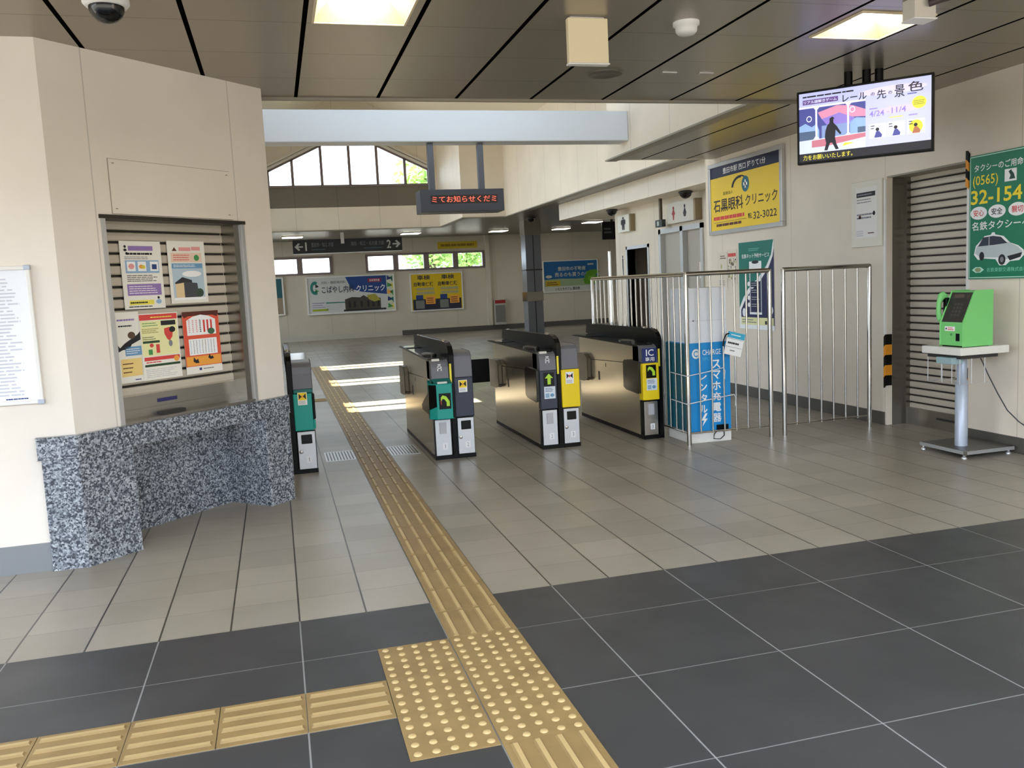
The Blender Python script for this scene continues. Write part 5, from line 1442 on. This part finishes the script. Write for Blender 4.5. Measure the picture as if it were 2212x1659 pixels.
tag(b.build('hanging_sign', origin=(9, 22.4, 2.8)), 'small black hanging sign half hidden behind the toilet wall', 'sign')

# toilet signs
root = thing('toilet_sign', 'square white sign with a dark standing figure on the toilet wall', 'sign', (6.45, 15.3, 2.2))
b = MB(); b.box(6.40, 6.50, 15.08, 15.62, 2.34, 2.65, mat('sign_box', (218, 214, 202), 0.5)); b.box(6.40, 6.50, 15.02, 15.08, 2.34, 2.65, mat('sign_side', (142, 124, 92), 0.5)); b.build('case', root)
fr = fr_right(6.399, 15.62, 15.08, 2.34, 2.65)
b = MB(); b.ell(fr, .5, .82, .08, .07, INK, .002, 16); b.poly(fr, [(.36, .74), (.64, .74), (.70, .66), (.70, .44), (.62, .44), (.60, .12), (.52, .12), (.5, .40), (.48, .12), (.40, .12), (.38, .44), (.30, .44), (.30, .66)], INK, .002); b.build('pictogram', root)
root = thing('toilet_sign', 'wide sign box with a red figure and a dark figure above the sliding toilet door', 'sign', (6.45, 12.95, 2.3))
b = MB(); b.box(6.38, 6.50, 12.48, 13.40, 2.33, 2.66, mat('sign_box2', (196, 190, 178), 0.5)); b.box(6.38, 6.50, 12.42, 12.48, 2.33, 2.66, mat('sign_side')); b.build('case', root)
fr = fr_right(6.379, 13.40, 12.48, 2.33, 2.66)
b = MB(); b.ell(fr, .24, .74, .03, .08, mat('figure_red', (150, 40, 44)), .002, 14); b.poly(fr, [(.24, .72), (.31, .45), (.27, .40), (.26, .16), (.22, .16), (.21, .40), (.17, .45)], mat('figure_red'), .002); b.ell(fr, .68, .74, .03, .08, INK, .002, 14); b.poly(fr, [(.68, .7), (.74, .42), (.71, .24), (.65, .24), (.62, .42)], INK, .002); b.build('pictogram', root)
b = MB(); fr = fr_right(6.498, 15.72, 15.60, 1.50, 1.93); b.fbox(fr, 0, 0, 1, 1, -0.002, .002, mat('plate_pale', (214, 206, 190))); b.ell(fr, .5, .9, .22, .07, INK, .003, 14); b.poly(fr, [(.25, .82), (.75, .82), (.7, .4), (.62, .06), (.38, .06), (.3, .4)], INK, .003)
tag(b.build('figure_plate', origin=(6.5, 15.66, 1.7)), 'thin plate with a slim dark figure beside the dark toilet doorway', 'plate')
b = MB(); b.tube([(6.34, 13.58, 2.36), (6.34, 13.58, 2.77)], 0.030, mat('pole_brown', (84, 68, 42), 0.45), 12); b.box(6.30, 6.37, 13.46, 13.72, 2.30, 2.42, mat('exit_dark', (46, 52, 48), 0.4)); b.rect(fr_right(6.298, 13.72, 13.46, 2.30, 2.42), .3, .2, .6, .8, mat('exit_pale', (170, 180, 170)), .002)
tag(b.build('lamp_bracket', origin=(6.34, 13.58, 2.5)), 'brown drop pole with a small dark box above the sliding toilet door', 'bracket')
for x, y, z, lab in ((6.22, 15.45, 2.77, 'black dome camera above the square toilet sign'), (6.24, 12.45, 2.77, 'black dome camera on the soffit before the wide toilet sign'), (6.30, 21.0, 3.1, 'small black dome camera on the ceiling left of the pillar')):
    root = thing('dome_camera', lab, 'security camera', (x, y, z))
    b = MB(); b.lathe((x, y, z), [(0.075, 0), (0.11, -0.01), (0.11, -0.03), (0.10, -0.034)], M_DARK, 20); b.build('mount', root)
    b = MB(); b.lathe((x, y, z - 0.032), [(0.095, 0), (0.085, -0.04), (0.05, -0.075), (0.002, -0.088)], M_GLOSSBLACK, 20); b.build('dome', root)
b = MB(); fr = fr_right(6.558, 12.66, 12.48, 1.42, 1.68); b.fbox(fr, 0, 0, 1, 1, -0.002, .002, mat('notice_pink', (236, 216, 204))); b.arc(fr, .5, .55, .3, .3, .4, 0, 360, RED, .003); b.rect(fr, .2, .1, .8, .18, RED, .003)
tag(b.build('door_notice', origin=(6.55, 12.57, 1.5)), 'small pink notice with a red ring on the sliding toilet door', 'notice')

# ================================================================== TREES OUTSIDE
M_LEAFA = mat('leaf_light', (176, 208, 122), 0.6); M_LEAFB = mat('leaf_mid', (150, 190, 104), 0.6); M_BARK = mat('bark', (92, 74, 58), 0.8)
def tree(x, y, h, r, lab, seed):
    q = random.Random(seed)
    root = thing('tree', lab, 'tree', (x, y, -0.11), 'trees outside the far windows')
    b = MB()
    b.tube([(x, y, -0.11), (x + 0.1, y, h * 0.3), (x - 0.1, y + 0.1, h * 0.62), (x, y, h * 0.85)], [0.26, 0.2, 0.13, 0.04], M_BARK, 10)
    for k in range(6):
        a = k * 1.05
        b.tube([(x, y, h * (0.35 + 0.06 * k)), (x + math.cos(a) * r * 0.4, y + math.sin(a) * r * 0.4, h * (0.5 + 0.06 * k)), (x + math.cos(a) * r * 0.75, y + math.sin(a) * r * 0.75, h * (0.58 + 0.05 * k))], [0.08, 0.05, 0.02], M_BARK, 7)
    b.build('trunk', root)
    b = MB()
    for k in range(3600):
        # leaf clusters fill a lumpy crown
        a, c = q.uniform(0, 2 * math.pi), q.uniform(-1, 1)
        rr = q.uniform(0.55, 1.0) * (1 + 0.16 * math.sin(3 * a + seed) + 0.12 * math.sin(5 * c + 2 * a))
        s = math.sqrt(1 - c * c)
        p = Vector((x + r * rr * s * math.cos(a), y + r * rr * s * math.sin(a), h * 0.62 + h * 0.38 * rr * c))
        d = Vector((q.uniform(-1, 1), q.uniform(-1, 1), q.uniform(-.6, .6))).normalized()
        e = d.cross(Vector((q.uniform(-1, 1), q.uniform(-1, 1), q.uniform(-1, 1)))).normalized()
        L_ = q.uniform(0.12, 0.22)
        b.add([p - d * L_, p + e * L_ * 0.5, p + d * L_, p - e * L_ * 0.5], [(0, 1, 2, 3)], M_LEAFA if q.random() < .55 else M_LEAFB)
    b.build('foliage', root)
tree(8.1, 46.0, 8.5, 1.8, 'leafy green tree seen through the right end of the gable window', 1)
tree(11.4, 51.5, 7.6, 2.2, 'lower green tree seen through the right-hand panes of the strip window', 2)
